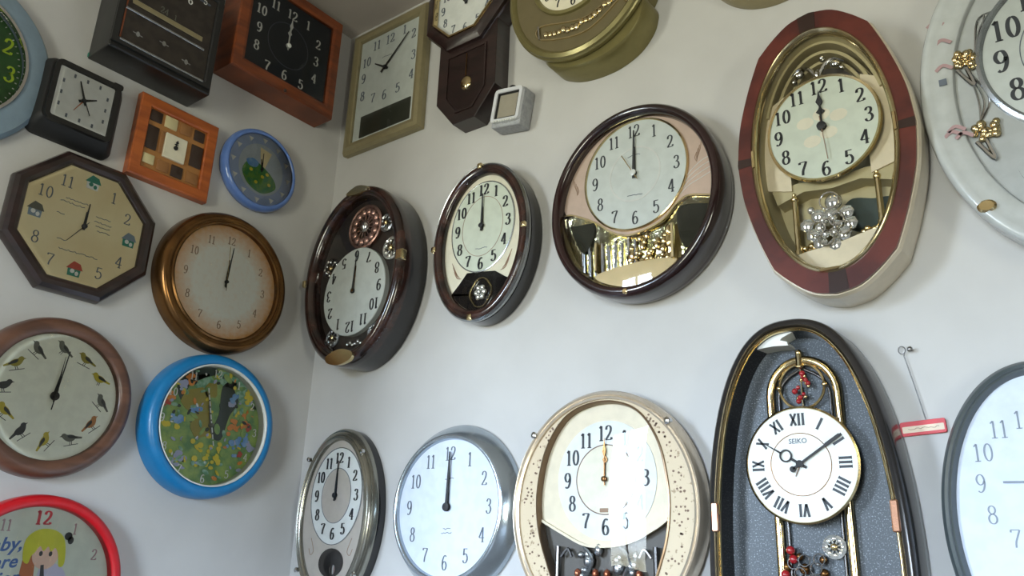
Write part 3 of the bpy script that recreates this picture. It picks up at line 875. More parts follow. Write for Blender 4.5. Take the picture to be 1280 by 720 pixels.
wo = [(.07, -.29), (.07, -.165), (-.056, -.165), (-.056, -.29), (-.02, -.338), (.034, -.338)]
B().ring(wo, [(.006, .054), (.006, .0585), (0, .0585), (0, .054)]).build('window_trim', M['wood_dark'], t, 20)
pane(t, wo, .0575)
B().body(ell(.019, .021, 32, (.010, -.262)), [(0, .0552), (-.001, .058), (-.005, .061), (-.010, .0625), (-.015, .063)]).build('pendulum_bob', M['gold'], t)
B().tube([(.008, -.17, .0562), (.008, -.24, .0562)], .002, 6).build('pendulum_rod', M['gold_rim'], t)

# ---- little grey cube clock
t = clock('cube_clock', 'little grey plastic cube with beige screen hanging askew beside the pendulum clock', 'R', -1.131, 2.200, math.radians(-9))
o1 = rrect(.0455, .051, .004, 2)
B().body(o1, [(-.004, .001), (-.002, .004), (0, .010), (0, .046), (-.002, .048)]).build('case', M['grey_plastic'], t, 30)
B().ring(rrect(.0345, .036, .002, 2, (0, .005)), [(.0105, .047), (.0100, .056), (.001, .056), (0, .054), (0, .047)]).build('bezel', M['pale_bezel'], t, 30)
B().plate(rrect(.0348, .0363, .002, 2, (0, .005)), .0475, .0482).build('screen', M['lcd'], t)
B().ring(rrect(.034, .0355, .002, 2, (0, .005)), [(0, .048), (0, .0535), (-.002, .0535), (-.0035, .048)]).build('screen_edge', M['black_matt'], t, 30)
b = B()
for k in range(9):
    b.box(-.032 + .0078 * k, -.0275 + .0078 * k, -.0420, -.0372, .0478, .0585)
b.build('key_row', M['pearl_white'], t, 20)
B().ball((-.004, .060, .036), .009, (1.2, .9, 1)).build('knob', M['black'], t)

# ---- olive gold oval clock at the top edge
t = clock('wall_clock', 'olive gold oval clock with stepped deep case, cut by the top edge', 'R', -.90, 2.475)
fo = ell(.206, .235)
B().body(fo, [(-.016, .001), (-.014, .03), (-.012, .055), (-.004, .066), (0, .072), (0, .08), (-.004, .085)]).build('case', M['olive_gold'], t, 30)
lowcase = [p for p in spline([(-.105, -.205), (-.06, -.24), (0, -.254), (.07, -.250), (.13, -.222), (.165, -.17), (.150, -.12), (.0, -.1), (-.12, -.12)], 6, True)]
B().body(lowcase, [(0, .001), (0, .06), (-.006, .068)]).build('lower_case', M['olive_gold'], t, 40)
B().ring(ell(.184, .212), [(.020, .083), (.019, .09), (.010, .094), (.003, .090), (0, .084)]).build('bezel', M['olive_gold'], t)
B().plate(ell(.1845, .2125), .084, .0855).build('panel', M['olive_panel'], t)
B().plate(ell(.108, .108, 64, (-.012, .012)), .0856, .0875).build('dial', M['dial_cream'], t)
B().ring(ell(.108, .108, 64, (-.012, .012)), [(.014, .0855), (.012, .092), (.004, .094), (0, .0875)]).build('dial_ring', M['olive_gold'], t)
numerals(t, M['ink'], .088, .088, .026, .0876, (-.012, .012))
hands_at(t, 2, 359, .05, .075, .089, M['ink'], .006, 'taper', (-.012, .012))
win = spline([(-.105, -.115), (-.100, -.152), (.02, -.178), (.11, -.130), (.112, -.108), (.02, -.142)], 6, True)
B().ring(win, [(.003, .0855), (.003, .089), (0, .089), (0, .0855)]).build('window_trim', M['gold_pale'], t)
b = B()
for k in range(16):
    s = k / 15; b.ball((-.09 + .19 * s, -.140 - .018 * math.sin(PI * s) + .004 * random.uniform(-1, 1) + .022 * s * s, .088), .006 + .003 * random.random(), (1, 1.3, .7), 8, 6)
b.build('figurine_row', M['gold_pale'], t)
B().tube([(.135, -.15, .092), (.155, -.125, .092), (.172, -.09, .092)], .0075, 8).build('side_clasp', M['gold'], t)
B().tube([(-.112, -.112, .089), (-.108, -.150, .089)], .003, 8).build('small_column', M['silver'], t)

# ---- clock whose lower rim only is in view
t = clock('wall_clock', 'brown clock above the burl wood clock, only its bottom rim showing', 'R', -.452, 2.392)
round_clock(t, .155, .125, .035, M['beige_metal'], M['dial_cream'], .02)
numerals(t, M['ink'], .1, .1, .026, .0202)
hands_at(t, 0, 2, .05, .08, .023, M['ink'])

# ---- dark oval clock with upside-down dial, by the corner
t = clock('wall_clock', 'dark brown oval clock by the corner with dial turned upside down', 'R', -1.605, 1.838)
fo = ell(.19, .252)
B().body(fo, [(-.004, .001), (0, .004), (0, .062)]).build('case_back', M['black_gloss'], t)
B().ring(fo, [(-.006, .062), (0, .062), (.001, .08), (-.003, .093), (-.012, .100), (-.022, .100), (-.03, .094), (-.034, .082), (-.034, .062)]).build('rim', M['marble_brown'], t, 60)
B().plate(inset(fo, -.033), .062, .064).build('panel', M['dark_panel'], t)
B().body(ell(.118, .122, 72, (.0, -.048)), [(0, .064), (0, .078), (-.002, .080)]).build('dial', M['dial_grey'], t)
numerals(t, M['ink'], .097, .099, .030, .0801, (0, -.048), thick=.16, thin=.06, base=PI, flip=True, cond=.9)
hand(t, 'hour_hand', 2, .07, .0, .006, .0815, M['gold_rim'], 'taper', (0, -.048)); hand(t, 'minute_hand', 1, .115, .0, .008, .083, M['ink'], 'dauphine', (0, -.048)); cap(t, .004, .084, M['gold_rim'], (0, -.048))
def wheel(root, nm, c, R, w, m, spokes=10, inner=None):
    b = B()
    b.ring(ell(R, R, 40, c), [(0, w), (0, w + .006), (-.004, w + .008), (-.008, w + .006), (-.008, w)])
    for k in range(spokes):
        a = 2 * PI * k / spokes
        b.ball((c[0] + R * .68 * math.cos(a), c[1] + R * .68 * math.sin(a), w + .006), R * .2, (1, 1, .5), 8, 6)
        b.tube([(c[0], c[1], w + .004), (c[0] + R * .9 * math.cos(a + .3), c[1] + R * .9 * math.sin(a + .3), w + .004)], .0018, 5)
    o = b.build(nm, m, root, 50)
    B().ball((c[0], c[1], w + .008), R * .3, (1, 1, .6)).build('hub', inner or M['gold'], o)
    return o
o = wheel(t, 'rotating_ornament', (.016, .135), .064, .07, mat('rose_gold_lattice', (176, 140, 130), .25, .8), 14, M['silver'])
wheel(t, 'side_ornament', (-.112, .04), .03, .066, M['silver'], 7); wheel(t, 'side_ornament', (.122, .052), .032, .066, M['crystal'], 7)
wheel(t, 'side_ornament', (-.075, -.165), .026, .066, M['silver_brushed'], 7); wheel(t, 'side_ornament', (.085, -.17), .024, .066, M['silver_brushed'], 7)
wheel(t, 'side_ornament', (.095, .13), .026, .066, M['silver_brushed'], 7)
b = B()
for k in range(7):
    b.ball((-.012 + .01 * k, -.192 + .004 * math.sin(k * 2), .07), .006, n=8, m=6)
b.build('bead_row', M['silver'], t)
pane(t, inset(fo, -.031), .086, .012)
for (u, v, hw, hh) in ((.183, .012, .011, .014), (-.186, .0, .006, .010)):
    B().body(rrect(hw, hh, .003, 3, (u, v)), [(0, .085), (0, .100), (-.002, .103)]).build('clasp', M['gold_pale'], t)
B().body(spline([(-.045, -.228), (0, -.216), (.045, -.228), (.04, -.243), (0, -.252), (-.04, -.243)], 6, True), [(0, .092), (0, .104), (-.003, .107)]).build('lower_clasp', M['gold_pale'], t)
B().body(spline([(-.045, .234), (0, .224), (.045, .234), (.0, .252)], 6, True), [(0, .092), (0, .102), (-.002, .105)]).build('upper_clasp', M['gold_pale'], t)

# ---- oval clock with brown marbled rim
t = clock('wall_clock', 'oval clock with brown marbled rim and small gold pendulum under its cream dial', 'R', -1.195, 1.852)
fo = ell(.1475, .203)
B().body(fo, [(-.004, .001), (-.001, .004), (-.001, .043)]).build('case_back', M['black_gloss'], t)
B().ring(fo, [(-.004, .042), (.0, .048), (.0015, .056), (-.002, .062), (-.005, .060)]).build('silver_edge', M['silver_brushed'], t)
B().ring(fo, [(-.004, .050), (-.004, .062), (-.010, .066), (-.022, .064), (-.028, .056), (-.028, .046)]).build('rim', M['marble_brown'], t, 60)
B().plate(inset(fo, -.027), .044, .046).build('panel', M['dial_cream'], t)
ino = inset(fo, -.0285)
blk = [p for p in ino if p[1] < -.118]
blk = sorted(blk, key=lambda p: p[0])
B().plate(blk + [(.096, -.112), (.078, -.105), (.045, -.084), (.0, -.078), (-.042, -.074), (-.066, -.1), (-.092, -.124)], .046, .0475).build('lower_panel', M['black_gloss'], t)
dc = (.0, .040)
B().ring(ell(.099, .119, 80, dc), [(.0, .046), (.0, .0485), (-.002, .049), (-.003, .0485), (-.003, .046)]).build('dial_ring', M['silver_brushed'], t)
B().plate(ell(.0975, .1175, 80, dc), .046, .0482).build('dial', M['dial_green_white'], t)
B().ring(ell(.064, .078, 64, dc), [(0, .048), (0, .0487), (-.0012, .0487), (-.0012, .048)]).build('inner_circle', M['ink_pale'], t, 0)
numerals(t, M['ink'], .079, .097, .029, .0484, dc, thick=.19, thin=.06)
hands_at(t, 0, 0, .05, .085, .0505, M['ink'], .007, 'taper', dc)
b = B()
for s in (1, -1):
    for k in range(3):
        b.ribbon(spline([(s * (.060 + .006 * k), -.085 + .004 * k), (s * (.074 + .004 * k), -.080 + .01 * k), (s * (.085 + .004 * k), -.062 + .012 * k)], 6), lambda q, x, y: .0022 * math.sin(PI * q) + .0007, .0462, .0468)
b.build('printed_swirls', M['ink_pale'], t, 0)
wave(b2 := B(), -.018, .018, -.018, .0484); b2.build('printed_mark', M['ink_grey'], t, 0)
pc = (.006, -.132)
b = B()
for k in range(6):
    a = 2 * PI * k / 6
    b.ball((pc[0] + .012 * math.cos(a), pc[1] + .013 * math.sin(a), .051), .0075, (1, 1, .7), 8, 6)
b.ball((pc[0], pc[1], .053), .008)
o = b.build('pendulum', M['crystal'], t)
B().tube([(pc[0] + .031 * math.cos(g) * (1 + .08 * math.cos(4 * g)), pc[1] + .036 * math.sin(g), .050) for g in [2 * PI * i / 36 for i in range(36)]], .0022, 6, True).build('pendulum_loop', M['gold'], o)
pane(t, inset(fo, -.026), .058, .010)
for (u, v) in ((-.003, .196), (.138, .006), (-.1405, .002), (-.012, -.194)):
    B().body(rrect(.007, .007, .003, 3, (u, v)), [(0, .058), (0, .068), (-.003, .070)]).build('clasp', M['gold_pale'], t)

# ---- round mahogany clock with pink panel and gold mirror
t = clock('wall_clock', 'large round mahogany clock with pinkish panel and gold mirrored lower window', 'R', -.773, 1.848)
fo = ell(.201, .216, 120)
B().body(fo, [(-.006, .001), (-.002, .006), (0, .024), (-.002, .028)]).build('case_back', M['mahogany'], t)
B().ring(fo, [(-.006, .026), (.0, .024), (.002, .058), (0, .070), (-.006, .078), (-.013, .080), (-.019, .076), (-.022, .068), (-.022, .026)]).build('rim', M['mahogany'], t, 60)
ino = inset(fo, -.0215)
top = [(.168, -.03), (.123, -.020), (.095, -.032), (.059, -.062), (-.013, -.076), (-.058, -.058), (-.097, -.027), (-.154, .003)]
up = sorted([p for p in ino if (p[0] < 0 and p[1] > .012) or (p[0] >= 0 and p[1] > -.022)], key=lambda p: math.atan2(p[1] + .03, p[0]))
# order the upper rim from right over the top to left
up = sorted(up, key=lambda p: (math.atan2(p[1] + .05, p[0])))
B().plate(up + [(-.172, .006)] + top[::-1] + [(.176, -.028)], .028, .054).build('panel', M['pink_panel'], t, 30)
B().ribbon(spline([(-.176, .006)] + top[::-1] + [(.178, -.03)], 6), .0035, .050, .0565).build('panel_edge', M['gold_pale'], t, 30)
lowl = sorted([p for p in ino if p[1] < .02], key=lambda p: p[0])
# the mirrored window leans back towards its lower edge
n_ = len(lowl); v_ = []; f_ = []
for p in lowl:
    v_.append((p[0], p[1], .0285 + .018 * (p[1] + .20) / .2)); v_.append((p[0], .0, .052))
for q in range(n_ - 1):
    f_.append((2 * q, 2 * q + 2, 2 * q + 3, 2 * q + 1))
B().add(v_, f_).build('mirror_window', M['mirror_gold'], t, 0)
b = B(); rd = random.Random(4)
for k in range(46):
    u = rd.uniform(-.02, .08); v = rd.uniform(-.145, -.075)
    b.ball((u, v, .045), rd.uniform(.004, .008), (1, rd.uniform(.8, 1.8), .6), 7, 5)
b.build('relief_figures', M['gold'], t, 50)
b = B()
for k in range(9):
    u = -.135 + .016 * k
    b.tube([(u, -.165 + .004 * (k % 3) + .03 * max(0, -u - .09) / .05, .040), (u + .003, -.085 + .008 * (k % 2), .046)], .0035, 6)
b.build('relief_columns', M['silver'], t, 50)
B().box(.080, .087, -.145, -.07, .036, .056, .001).build('pillar', M['gold_pale'], t)
B().box(-.099, -.093, -.140, -.075, .036, .056, .001).build('pillar', M['gold_pale'], t)
b = B(); b.plate(spline([(-.1, -.150), (-.04, -.138), (.04, -.138), (.09, -.147), (.06, -.172), (0, -.188), (-.06, -.176)], 6, True), .029, .050); b.build('stage', M['gold_pale'], t)
b = B(); b.plate(spline([(.098, -.04), (.15, -.042), (.164, -.055), (.14, -.1), (.115, -.13), (.098, -.1)], 6, True), .034, .050); b.build('side_mirror', M['smoke_mirror'], t)
b = B(); b.plate(spline([(-.165, -.005), (-.12, -.012), (-.1, -.035), (-.112, -.075), (-.13, -.09), (-.15, -.06)], 6, True), .034, .049); b.build('side_mirror', M['smoke_mirror'], t)
dc = (.002, .062)
B().ring(ell(.124, .129, 96, dc), [(.001, .054), (.000, .059), (-.002, .060), (-.004, .058), (-.004, .054)]).build('dial_ring', M['gold'], t)
B().plate(ell(.121, .126, 96, dc), .054, .0562).build('dial', M['dial_grey'], t)
B().ring(ell(.062, .064, 64, dc), [(0, .056), (0, .0567), (-.004, .0567), (-.004, .056)]).build('inner_circle', M['pearl_white'], t, 0)
numerals(t, M['ink_slate'], .098, .102, .029, .0564, dc, thick=.12, thin=.05, cond=.85)
hand(t, 'hour_hand', 2, .062, .008, .007, .0585, M['ink'], 'taper', dc); hand(t, 'minute_hand', 1, .102, .012, .006, .0605, M['ink'], 'taper', dc)
hand(t, 'second_hand', 330, .055, .02, .0018, .0625, M['gold'], 'bar', dc); cap(t, .007, .063, M['pearl_white'], dc)
b = B()
for s in (1, -1):
    for k in range(4):
        q = .012 * k
        b.ribbon(spline([(s * .144, .050 + .2 * q), (s * (.140 + .35 * q), .060 + .5 * q), (s * (.144 + .3 * q), .072 + .6 * q)], 5), .0012, .054, .0547)
b.build('printed_flourish', M['ink_pale'], t, 0)
wave(b2 := B(), -.016, .02, .012, .0564); wave(b2, -.014, .016, .105, .0564); b2.build('printed_mark', M['ink_grey'], t, 0)
b = B()
for k in range(4):
    b.ribbon(spline([(.085, -.03), (.12, .0 + .008 * k), (.15, .012 + .012 * k), (.172, .02 + .012 * k)], 6), .0012, .054, .0548)
b.build('printed_rays', M['pearl_white'], t, 0)
pane(t, inset(fo, -.021), .068, .012)
B().body(ell(.006, .006, 14, (-.012, -.206)), [(0, .07), (0, .080), (-.002, .082)]).build('latch', M['gold'], t)

# ---- burl wood clock
t = clock('wall_clock', 'tall lobed oval clock with red burl wood front and cream sides', 'R', -.374, 1.842)
q1 = spline([(0, .284), (.04, .275), (.075, .250), (.105, .220)], 8)[:-1] + spline([(.105, .220), (.131, .150), (.151, .075), (.159, 0)], 8)[:-1]
quad = q1
fo = [(-u, v) for u, v in quad[:0]]
right = q1 + [(.159, 0)] + [(u, -v) for u, v in q1[::-1]][0:]
fo = [(u, v) for u, v in right] + [(-u, v) for u, v in right[::-1]][1:-1]
if area2(fo) < 0:
    fo = fo[::-1]
op = ell(.124, .238, 120)
B().ring(fo, [(-.02, .001), (-.002, .002), (.002, .03), (.002, .075), (-.001, .083), (-.02, .084)]).build('case', M['cream_case'], t, 20)
B().body(inset(fo, -.012), [(0, .002), (0, .012)]).build('case_back', M['beige_recess'], t, 30)
# front board: burl veneer between the lobed edge and the oval opening
def match(o, n=160):
    out = []
    for i in range(n):
        g = 2 * PI * i / n; d = (math.cos(g), math.sin(g)); best = None
        for k in range(len(o)):
            p, q = o[k], o[(k + 1) % len(o)]
            ex, ey = q[0] - p[0], q[1] - p[1]; den = d[0] * ey - d[1] * ex
            if abs(den) < 1e-12: continue
            tt = (p[0] * ey - p[1] * ex) / den; ss = (p[0] * d[1] - p[1] * d[0]) / den
            if tt > 0 and -1e-6 <= ss <= 1 + 1e-6 and (best is None or tt > best): best = tt
        out.append((d[0] * best, d[1] * best))
    return out
A_, I_ = match(inset(fo, -.003)), match(op)
def board(b, i0, i1, w0, w1, grow=0):
    n = 160; v = []; f = []; ids = list(range(i0, i1 + 1))
    for i in ids:
        a, c_ = A_[i % n], I_[i % n]
        v += [(c_[0], c_[1], w0), (a[0], a[1], w0), (a[0], a[1], w1), (c_[0], c_[1], w1)]
    for k in range(len(ids) - 1):
        p = 4 * k; q = p + 4
        for j in range(4):
            f.append((p + j, p + (j + 1) % 4, q + (j + 1) % 4, q + j))
    f += [(0, 1, 2, 3), tuple(4 * (len(ids) - 1) + j for j in (3, 2, 1, 0))]
    b.add(v, f)
b = B(); board(b, 0, 160, .078, .090); b.build('front_board', M['burl'], t, 30)
for i0 in (-2, 39, 78, 119):
    b = B(); board(b, i0, i0 + 3, .0885, .0908); b.build('dark_inlay', M['burl_band'], t, 30)
B().ring(op, [(.006, .084), (.005, .093), (.001, .095), (-.004, .090), (-.005, .078), (.002, .078)]).build('gold_lip', M['gold_pale'], t, 60)
B().ring(op, [(0, .088), (-.006, .060), (-.010, .040), (-.010, .012), (.004, .012)], False).build('recess_wall', M['beige_recess'], t, 60)
for k in range(3):
    e2 = ell(.116 - .012 * k, .230 - .014 * k, 96)
    b = B(); v = []
    ar = [p for p in e2 if p[1] > .095 + .018 * k]
    ar = sorted(ar, key=lambda p: -p[0])
    b.ribbon(ar, .006, .012, .060 - .012 * k); b.build('stepped_arch', M['beige_recess'], t, 40)
B().plate([p for p in ell(.112, .222, 96) if p[1] > .06], .012, .0135).build('upper_backdrop', M['recess_dark'], t)
sidep = [p for p in ell(.117, .231, 120) if -.052 < p[1] < .135]
B().plate(sorted([p for p in sidep if p[0] > 0], key=lambda p: p[1]) + [(.07, .14), (.07, -.06)], .012, .054).build('side_panel', M['cream_panel'], t)
B().plate(sorted([p for p in sidep if p[0] < 0], key=lambda p: p[1]) + [(-.07, .14), (-.07, -.06)], .012, .054).build('side_panel', M['cream_panel'], t)
B().plate([(-.108, -.05), (-.06, -.045), (.0, -.05), (.06, -.045), (.108, -.05), (.1, -.08), (.05, -.064), (0, -.07), (-.05, -.064), (-.1, -.08)], .012, .050).build('dial_shelf', M['beige_recess'], t)
dc = (.0, .044)
B().body(ell(.100, .104, 96, dc), [(-.006, .012), (-.006, .060), (-.002, .068), (-.002, .072)]).build('dial', M['dial_green_white'], t)
B().ring(ell(.100, .104, 96, dc), [(0, .062), (.003, .070), (.001, .075), (-.003, .074), (-.003, .066)]).build('dial_ring', M['gold'], t)
numerals(t, M['ink'], .081, .084, .028, .0722, dc, thick=.16, thin=.05, cond=.92)
hands_at(t, 0, 0, .045, .075, .0745, M['ink'], .009, 'spade', dc)
hand(t, 'second_hand', 175, .07, .02, .0012, .079, M['ink_pale'], 'bar', dc)
b = B()
for u, v in ((-.03, .06), (.01, .03), (.03, .06), (-.02, .02), (.0, .07)):
    b.plate(ell(.016, .012, 12, (u, v)), .0721, .0723)
b.build('printed_floral', M['dial_cream'], t, 0)
B().plate([p for p in ell(.112, .226, 96) if p[1] < -.075], .012, .0135).build('lower_backdrop', M['beige_recess'], t)
B().plate(spline([(.02, -.085), (.06, -.092), (.092, -.10), (.085, -.15), (.03, -.15), (.0, -.12)], 6, True), .0135, .016).build('dark_backdrop', M['tree_dark'], t)
for u, v0, v1 in ((-.068, -.182, -.082), (.077, -.155, -.074)):
    b = B(); b.tube([(u, v0, .05), (u, v1, .05)], .0055, 10); b.ball((u, v1 + .006, .05), .007); b.ball((u, v1 + .015, .05), .004); b.tube([(u, v0 - .004, .05), (u, v0 + .004, .05)], .008, 10)
    b.build('column', M['gold_pale'], t)
b = B(); pc = (-.010, -.145)
for k in range(9):
    a = 2 * PI * k / 9; rr = .036 + .006 * math.sin(3 * a)
    b.ball((pc[0] + rr * math.cos(a), pc[1] + .85 * rr * math.sin(a), .052), .0135, (1, 1, .45), 7, 5)
for k in range(6):
    a = 2 * PI * k / 6; b.ball((pc[0] + .015 * math.cos(a), pc[1] + .015 * math.sin(a), .058), .009, (1, 1, .7), 8, 6)
b.ball((pc[0] + .01, pc[1] + .048, .05), .016, (1, 1, .5)); b.ball((pc[0] - .03, pc[1] + .04, .05), .007)
orn = b.build('pendulum_ornament', M['crystal'], t, 50)
for dx, dy, rr in ((0, 0, .012), (.016, .008, .012), (-.018, -.004, .014), (.006, .046, .016), (.026, -.01, .012), (-.004, -.024, .013)):
    B().tube([(pc[0] + dx + rr * math.cos(g), pc[1] + dy + rr * math.sin(g), .064) for g in [2 * PI * i / 24 for i in range(24)]], .0018, 6, True).build('crystal_ring', M['silver'], orn)
b = B()
for s, u0 in ((1, .055), (-1, -.05)):
    for k in range(6):
        b.ball((u0 + s * .006 * k - s * .01, -.176 + .012 * (s > 0) + .006 * math.sin(2.2 * k), .046), .007, (1, .8, .8), 8, 6)
b.build('gold_roses', M['gold'], t)
B().plate(spline([(-.07, -.188), (.0, -.178), (.07, -.165), (.064, -.19), (.0, -.226), (-.05, -.212)], 6, True), .0135, .055).build('stage', M['cream_panel'], t)
b = B(); fc = (-.006, .178)
for s in (1, -1):
    b.tube(spline([(fc[0], fc[1] - .02, .048), (fc[0] + s * .014, fc[1] + .006, .05), (fc[0] + s * .032, fc[1] + .016, .048), (fc[0] + s * .05, fc[1] + .004, .046)], 6), lambda q: .005 * (1 - .6 * q), 7)
    b.ball((fc[0] + s * .034, fc[1] + .004, .048), .0085, (1.2, .9, .6), 8, 6); b.ball((fc[0] + s * .045, fc[1] - .008, .046), .006, n=8, m=6)
b.ball((fc[0] + .012, fc[1] + .022, .05), .007, n=8, m=6); b.ball((fc[0], fc[1] - .008, .05), .009, (.8, 1.4, .8), 8, 6)
b.build('silver_flourish', M['silver'], t, 50)
pane(t, inset(op, -.001), .086, .005)
for (u, v, hw, hh) in ((.1245, .005, .003, .018), (-.1245, .004, .003, .018), (-.006, -.238, .016, .003)):
    B().body(rrect(hw, hh, .002, 2, (u, v)), [(0, .09), (0, .0955), (-.001, .097)]).build('clasp', M['gold'], t)

# ---- white oval clock at the right edge
t = clock('wall_clock', 'pearl white oval clock with flower ornaments, at the upper right edge', 'R', .02, 1.88)
fo = ell(.2305, .318, 120)
B().body(fo, [(-.006, .001), (-.002, .006), (0, .04)]).build('case_back', M['pearl_case'], t)
B().ring(fo, [(-.004, .038), (.001, .040), (.002, .050), (-.002, .058), (-.010, .060), (-.016, .056), (-.030, .052), (-.048, .050), (-.052, .044), (-.052, .038)]).build('rim', M['pearl_case'], t, 50)
B().plate(inset(fo, -.05), .036, .038).build('panel', M['pearl_panel'], t)
dc = (.006, .048)
B().body(ell(.142, .146, 96, dc), [(0, .038), (0, .044), (-.003, .046)]).build('dial', M['dial_grey'], t)
B().ring(ell(.142, .146, 96, dc), [(.008, .038), (.007, .048), (.001, .050), (-.004, .047), (-.004, .044)]).build('dial_ring', M['silver_brushed'], t)
B().ring(ell(.085, .088, 64, dc), [(0, .046), (0, .0467), (-.0015, .0467), (-.0015, .046)]).build('inner_circle', M['ink_grey'], t, 0)
numerals(t, M['ink_slate'], .112, .116, .040, .0462, dc, thick=.16, thin=.05)
hands_at(t, 0, 0, .06, .1, .0485, M['ink'], .008, 'taper', dc)
b = B()
for (u, v) in ((-.186, .11), (-.193, .15), (-.186, -.06), (-.176, -.075), (-.192, -.068), (-.19, .06)):
    b.ribbon(spline([(u - .012, v), (u, v + .008), (u + .014, v - .002)], 5), .006, .0535, .0545)
b.build('printed_flowers', M['pink_print'], t, 0)
b = B(); b.box(-.2, -.188, .03, .042, .053, .0545); b.build('printed_square', M['ink_grey'], t, 0)
for (cu, cv, sd) in ((-.161, .068, 1), (-.150, -.073, 2)):
    b = B(); rd = random.Random(sd)
    for k in range(26):
        b.ball((cu + rd.uniform(-.012, .022), cv + rd.uniform(-.014, .018), .046), rd.uniform(.004, .008), (1, 1, .7), 8, 6)
    o = b.build('flower_ornament', M['gold'], t)
    b = B(); b.tube(spline([(cu - .01, cv - .012, .044), (cu + .012, cv - .05, .046), (cu + .004, cv - .012, .044)], 6), .0035, 6); b.build('flower_stem', M['silver'], o)
b = B()
for k in range(3):
    b.tube(spline([(-.15 + .004 * k, .05 + .01 * k, .042), (-.13, .10 + .02 * k, .042), (-.118 + .008 * k, .15, .042)], 6), .0018, 5)
    b.tube(spline([(-.155, .05, .042), (-.148 + .008 * k, -.01, .042), (-.15, -.05, .042)], 6), .0018, 5)
b.build('wire_stems', M['silver'], t)
b = B(); b.plate(spline([(-.11, -.15), (-.09, -.12), (-.06, -.125), (-.05, -.16), (-.08, -.2)], 5, True), .038, .046); b.ball((-.075, -.14, .046), .018, (1, 1, .6)); b.build('white_figurine', M['pearl_case'], t)
B().body(ell(.014, .011, 20, (-.160, -.206)), [(0, .054), (0, .0585), (-.003, .061)]).build('badge', M['gold'], t)
pane(t, inset(fo, -.05), .050, .016)

# ---- silver oval pendulum clock at the bottom
t = clock('wall_clock', 'silver-grey oval clock with a black round window below its dial', 'R', -1.64, 1.22)
fo = ell(.1425, .2135, 110)
B().body(fo, [(0, .001), (0, .022), (-.004, .03)]).build('case_back', M['black_gloss'], t)
B().ring(fo, [(-.008, .026), (.0015, .026), (.001, .034), (-.004, .042), (-.007, .041), (-.009, .046), (-.014, .050), (-.017, .048), (-.021, .052), (-.027, .050), (-.030, .044), (-.030, .028)]).build('rim', M['silver_case'], t, 50)
B().plate(inset(fo, -.029), .026, .040).build('panel', M['silver_panel'], t)
dc = (.004, .047)
B().plate(ell(.092, .117, 80, dc), .040, .0415).build('dial', M['dial_white'], t)
B().ring(ell(.092, .117, 80, dc), [(.002, .040), (.002, .0425), (0, .0425), (-.0005, .040)]).build('dial_ring', M['silver_brushed'], t)
B().plate(ell(.053, .066, 64, dc), .0415, .0421).build('dial_centre', M['silver_panel'], t)
B().ring(ell(.053, .066, 64, dc), [(.0015, .0415), (.0015, .0424), (0, .0424), (0, .0415)]).build('inner_circle', M['ink_grey'], t, 0)
numerals(t, M['ink'], .073, .092, .027, .0417, dc, thick=.2, thin=.06)
hands_at(t, 0, 1, .055, .085, .044, M['ink'], .007, 'taper', dc)
B().body(ell(.044, .034, 40, (.008, -.113)), [(0, .040), (0, .0422), (-.001, .0424)]).build('pendulum_window', M['black_gloss'], t)
B().body(ell(.010, .012, 16, (.020, -.128)), [(0, .0424), (0, .045), (-.003, .046)]).build('pendulum_bob', M['silver'], t)
b = B()
for s in (1, -1):
    b.ribbon(spline([(s * .075, -.055), (s * .062, -.085), (s * .072, -.095), (s * .08, -.08)], 5), .0014, .040, .0406)
b.build('printed_swirls', M['ink_pale'], t, 0)
pane(t, inset(fo, -.028), .046, .006)
for (u, v) in ((-.106, .140), (.092, .150), (-.108, -.132), (.1, -.14)):
    B().body(ell(.005, .006, 12, (u, v)), [(0, .044), (0, .053), (-.002, .055)]).build('clasp', M['silver'], t)

# ---- plain round silver clock
t = clock('wall_clock', 'plain round steel-rimmed clock with bluish white dial and thin grey numerals', 'R', -1.268, 1.233)
r = .1505
B().ring(ell(r, r, 120), [(.036, .001), (.0365, .006), (.033, .014), (.012, .042), (.006, .046), (.002, .045), (0, .040), (-.002, .030), (-.002, .001)]).build('case', M['steel_blue'], t, 60)
B().plate(ell(r, r), .001, .034).build('dial', M['dial_blue_white'], t)
numerals(t, M['ink_grey'], .118, .118, .031, .0342, thick=.11, thin=.05, cond=.85)
hands_at(t, 0, 1, .075, .122, .037, M['ink'], .010, 'taper', (0, 0), tail=.1)
b = B(); wave(b, -.012, .014, .062, .0342); wave(b, -.01, .012, -.047, .0342); wave(b, -.015, .016, -.056, .0342); b.build('printed_mark', M['ink_grey'], t, 0)
pane(t, ell(r, r), .041, .004)

# ---- champagne clock with floral border
t = clock('wall_clock', 'large rounded champagne gold clock with floral border, left of the arched grey clock', 'R', -.863, 1.223)
fo = ell(.213, .229, 120)
B().body(fo, [(-.004, .001), (-.002, .004), (0, .017)]).build('case_back', M['champagne'], t)
B().ring(fo, [(-.006, .016), (.001, .016), (.001, .042), (-.004, .050), (-.008, .048), (-.009, .045), (-.012, .049), (-.016, .047), (-.017, .040), (-.017, .016)]).build('rim', M['champagne'], t, 50)
opn = spline([(.0, .208), (.075, .188), (.122, .128), (.142, .05), (.144, -.02), (.128, -.09), (.09, -.16), (.0, -.195), (-.09, -.16), (-.13, -.09), (-.150, -.02), (-.150, .05), (-.128, .128), (-.078, .188)], 8, True)
if area2(opn) < 0: opn = opn[::-1]
I_, A_ = match(opn), match(inset(fo, -.0165))
b = B(); board(b, 0, 160, .0165, .042); b.build('floral_border', M['floral'], t, 30)
rd = random.Random(5)
b = B()
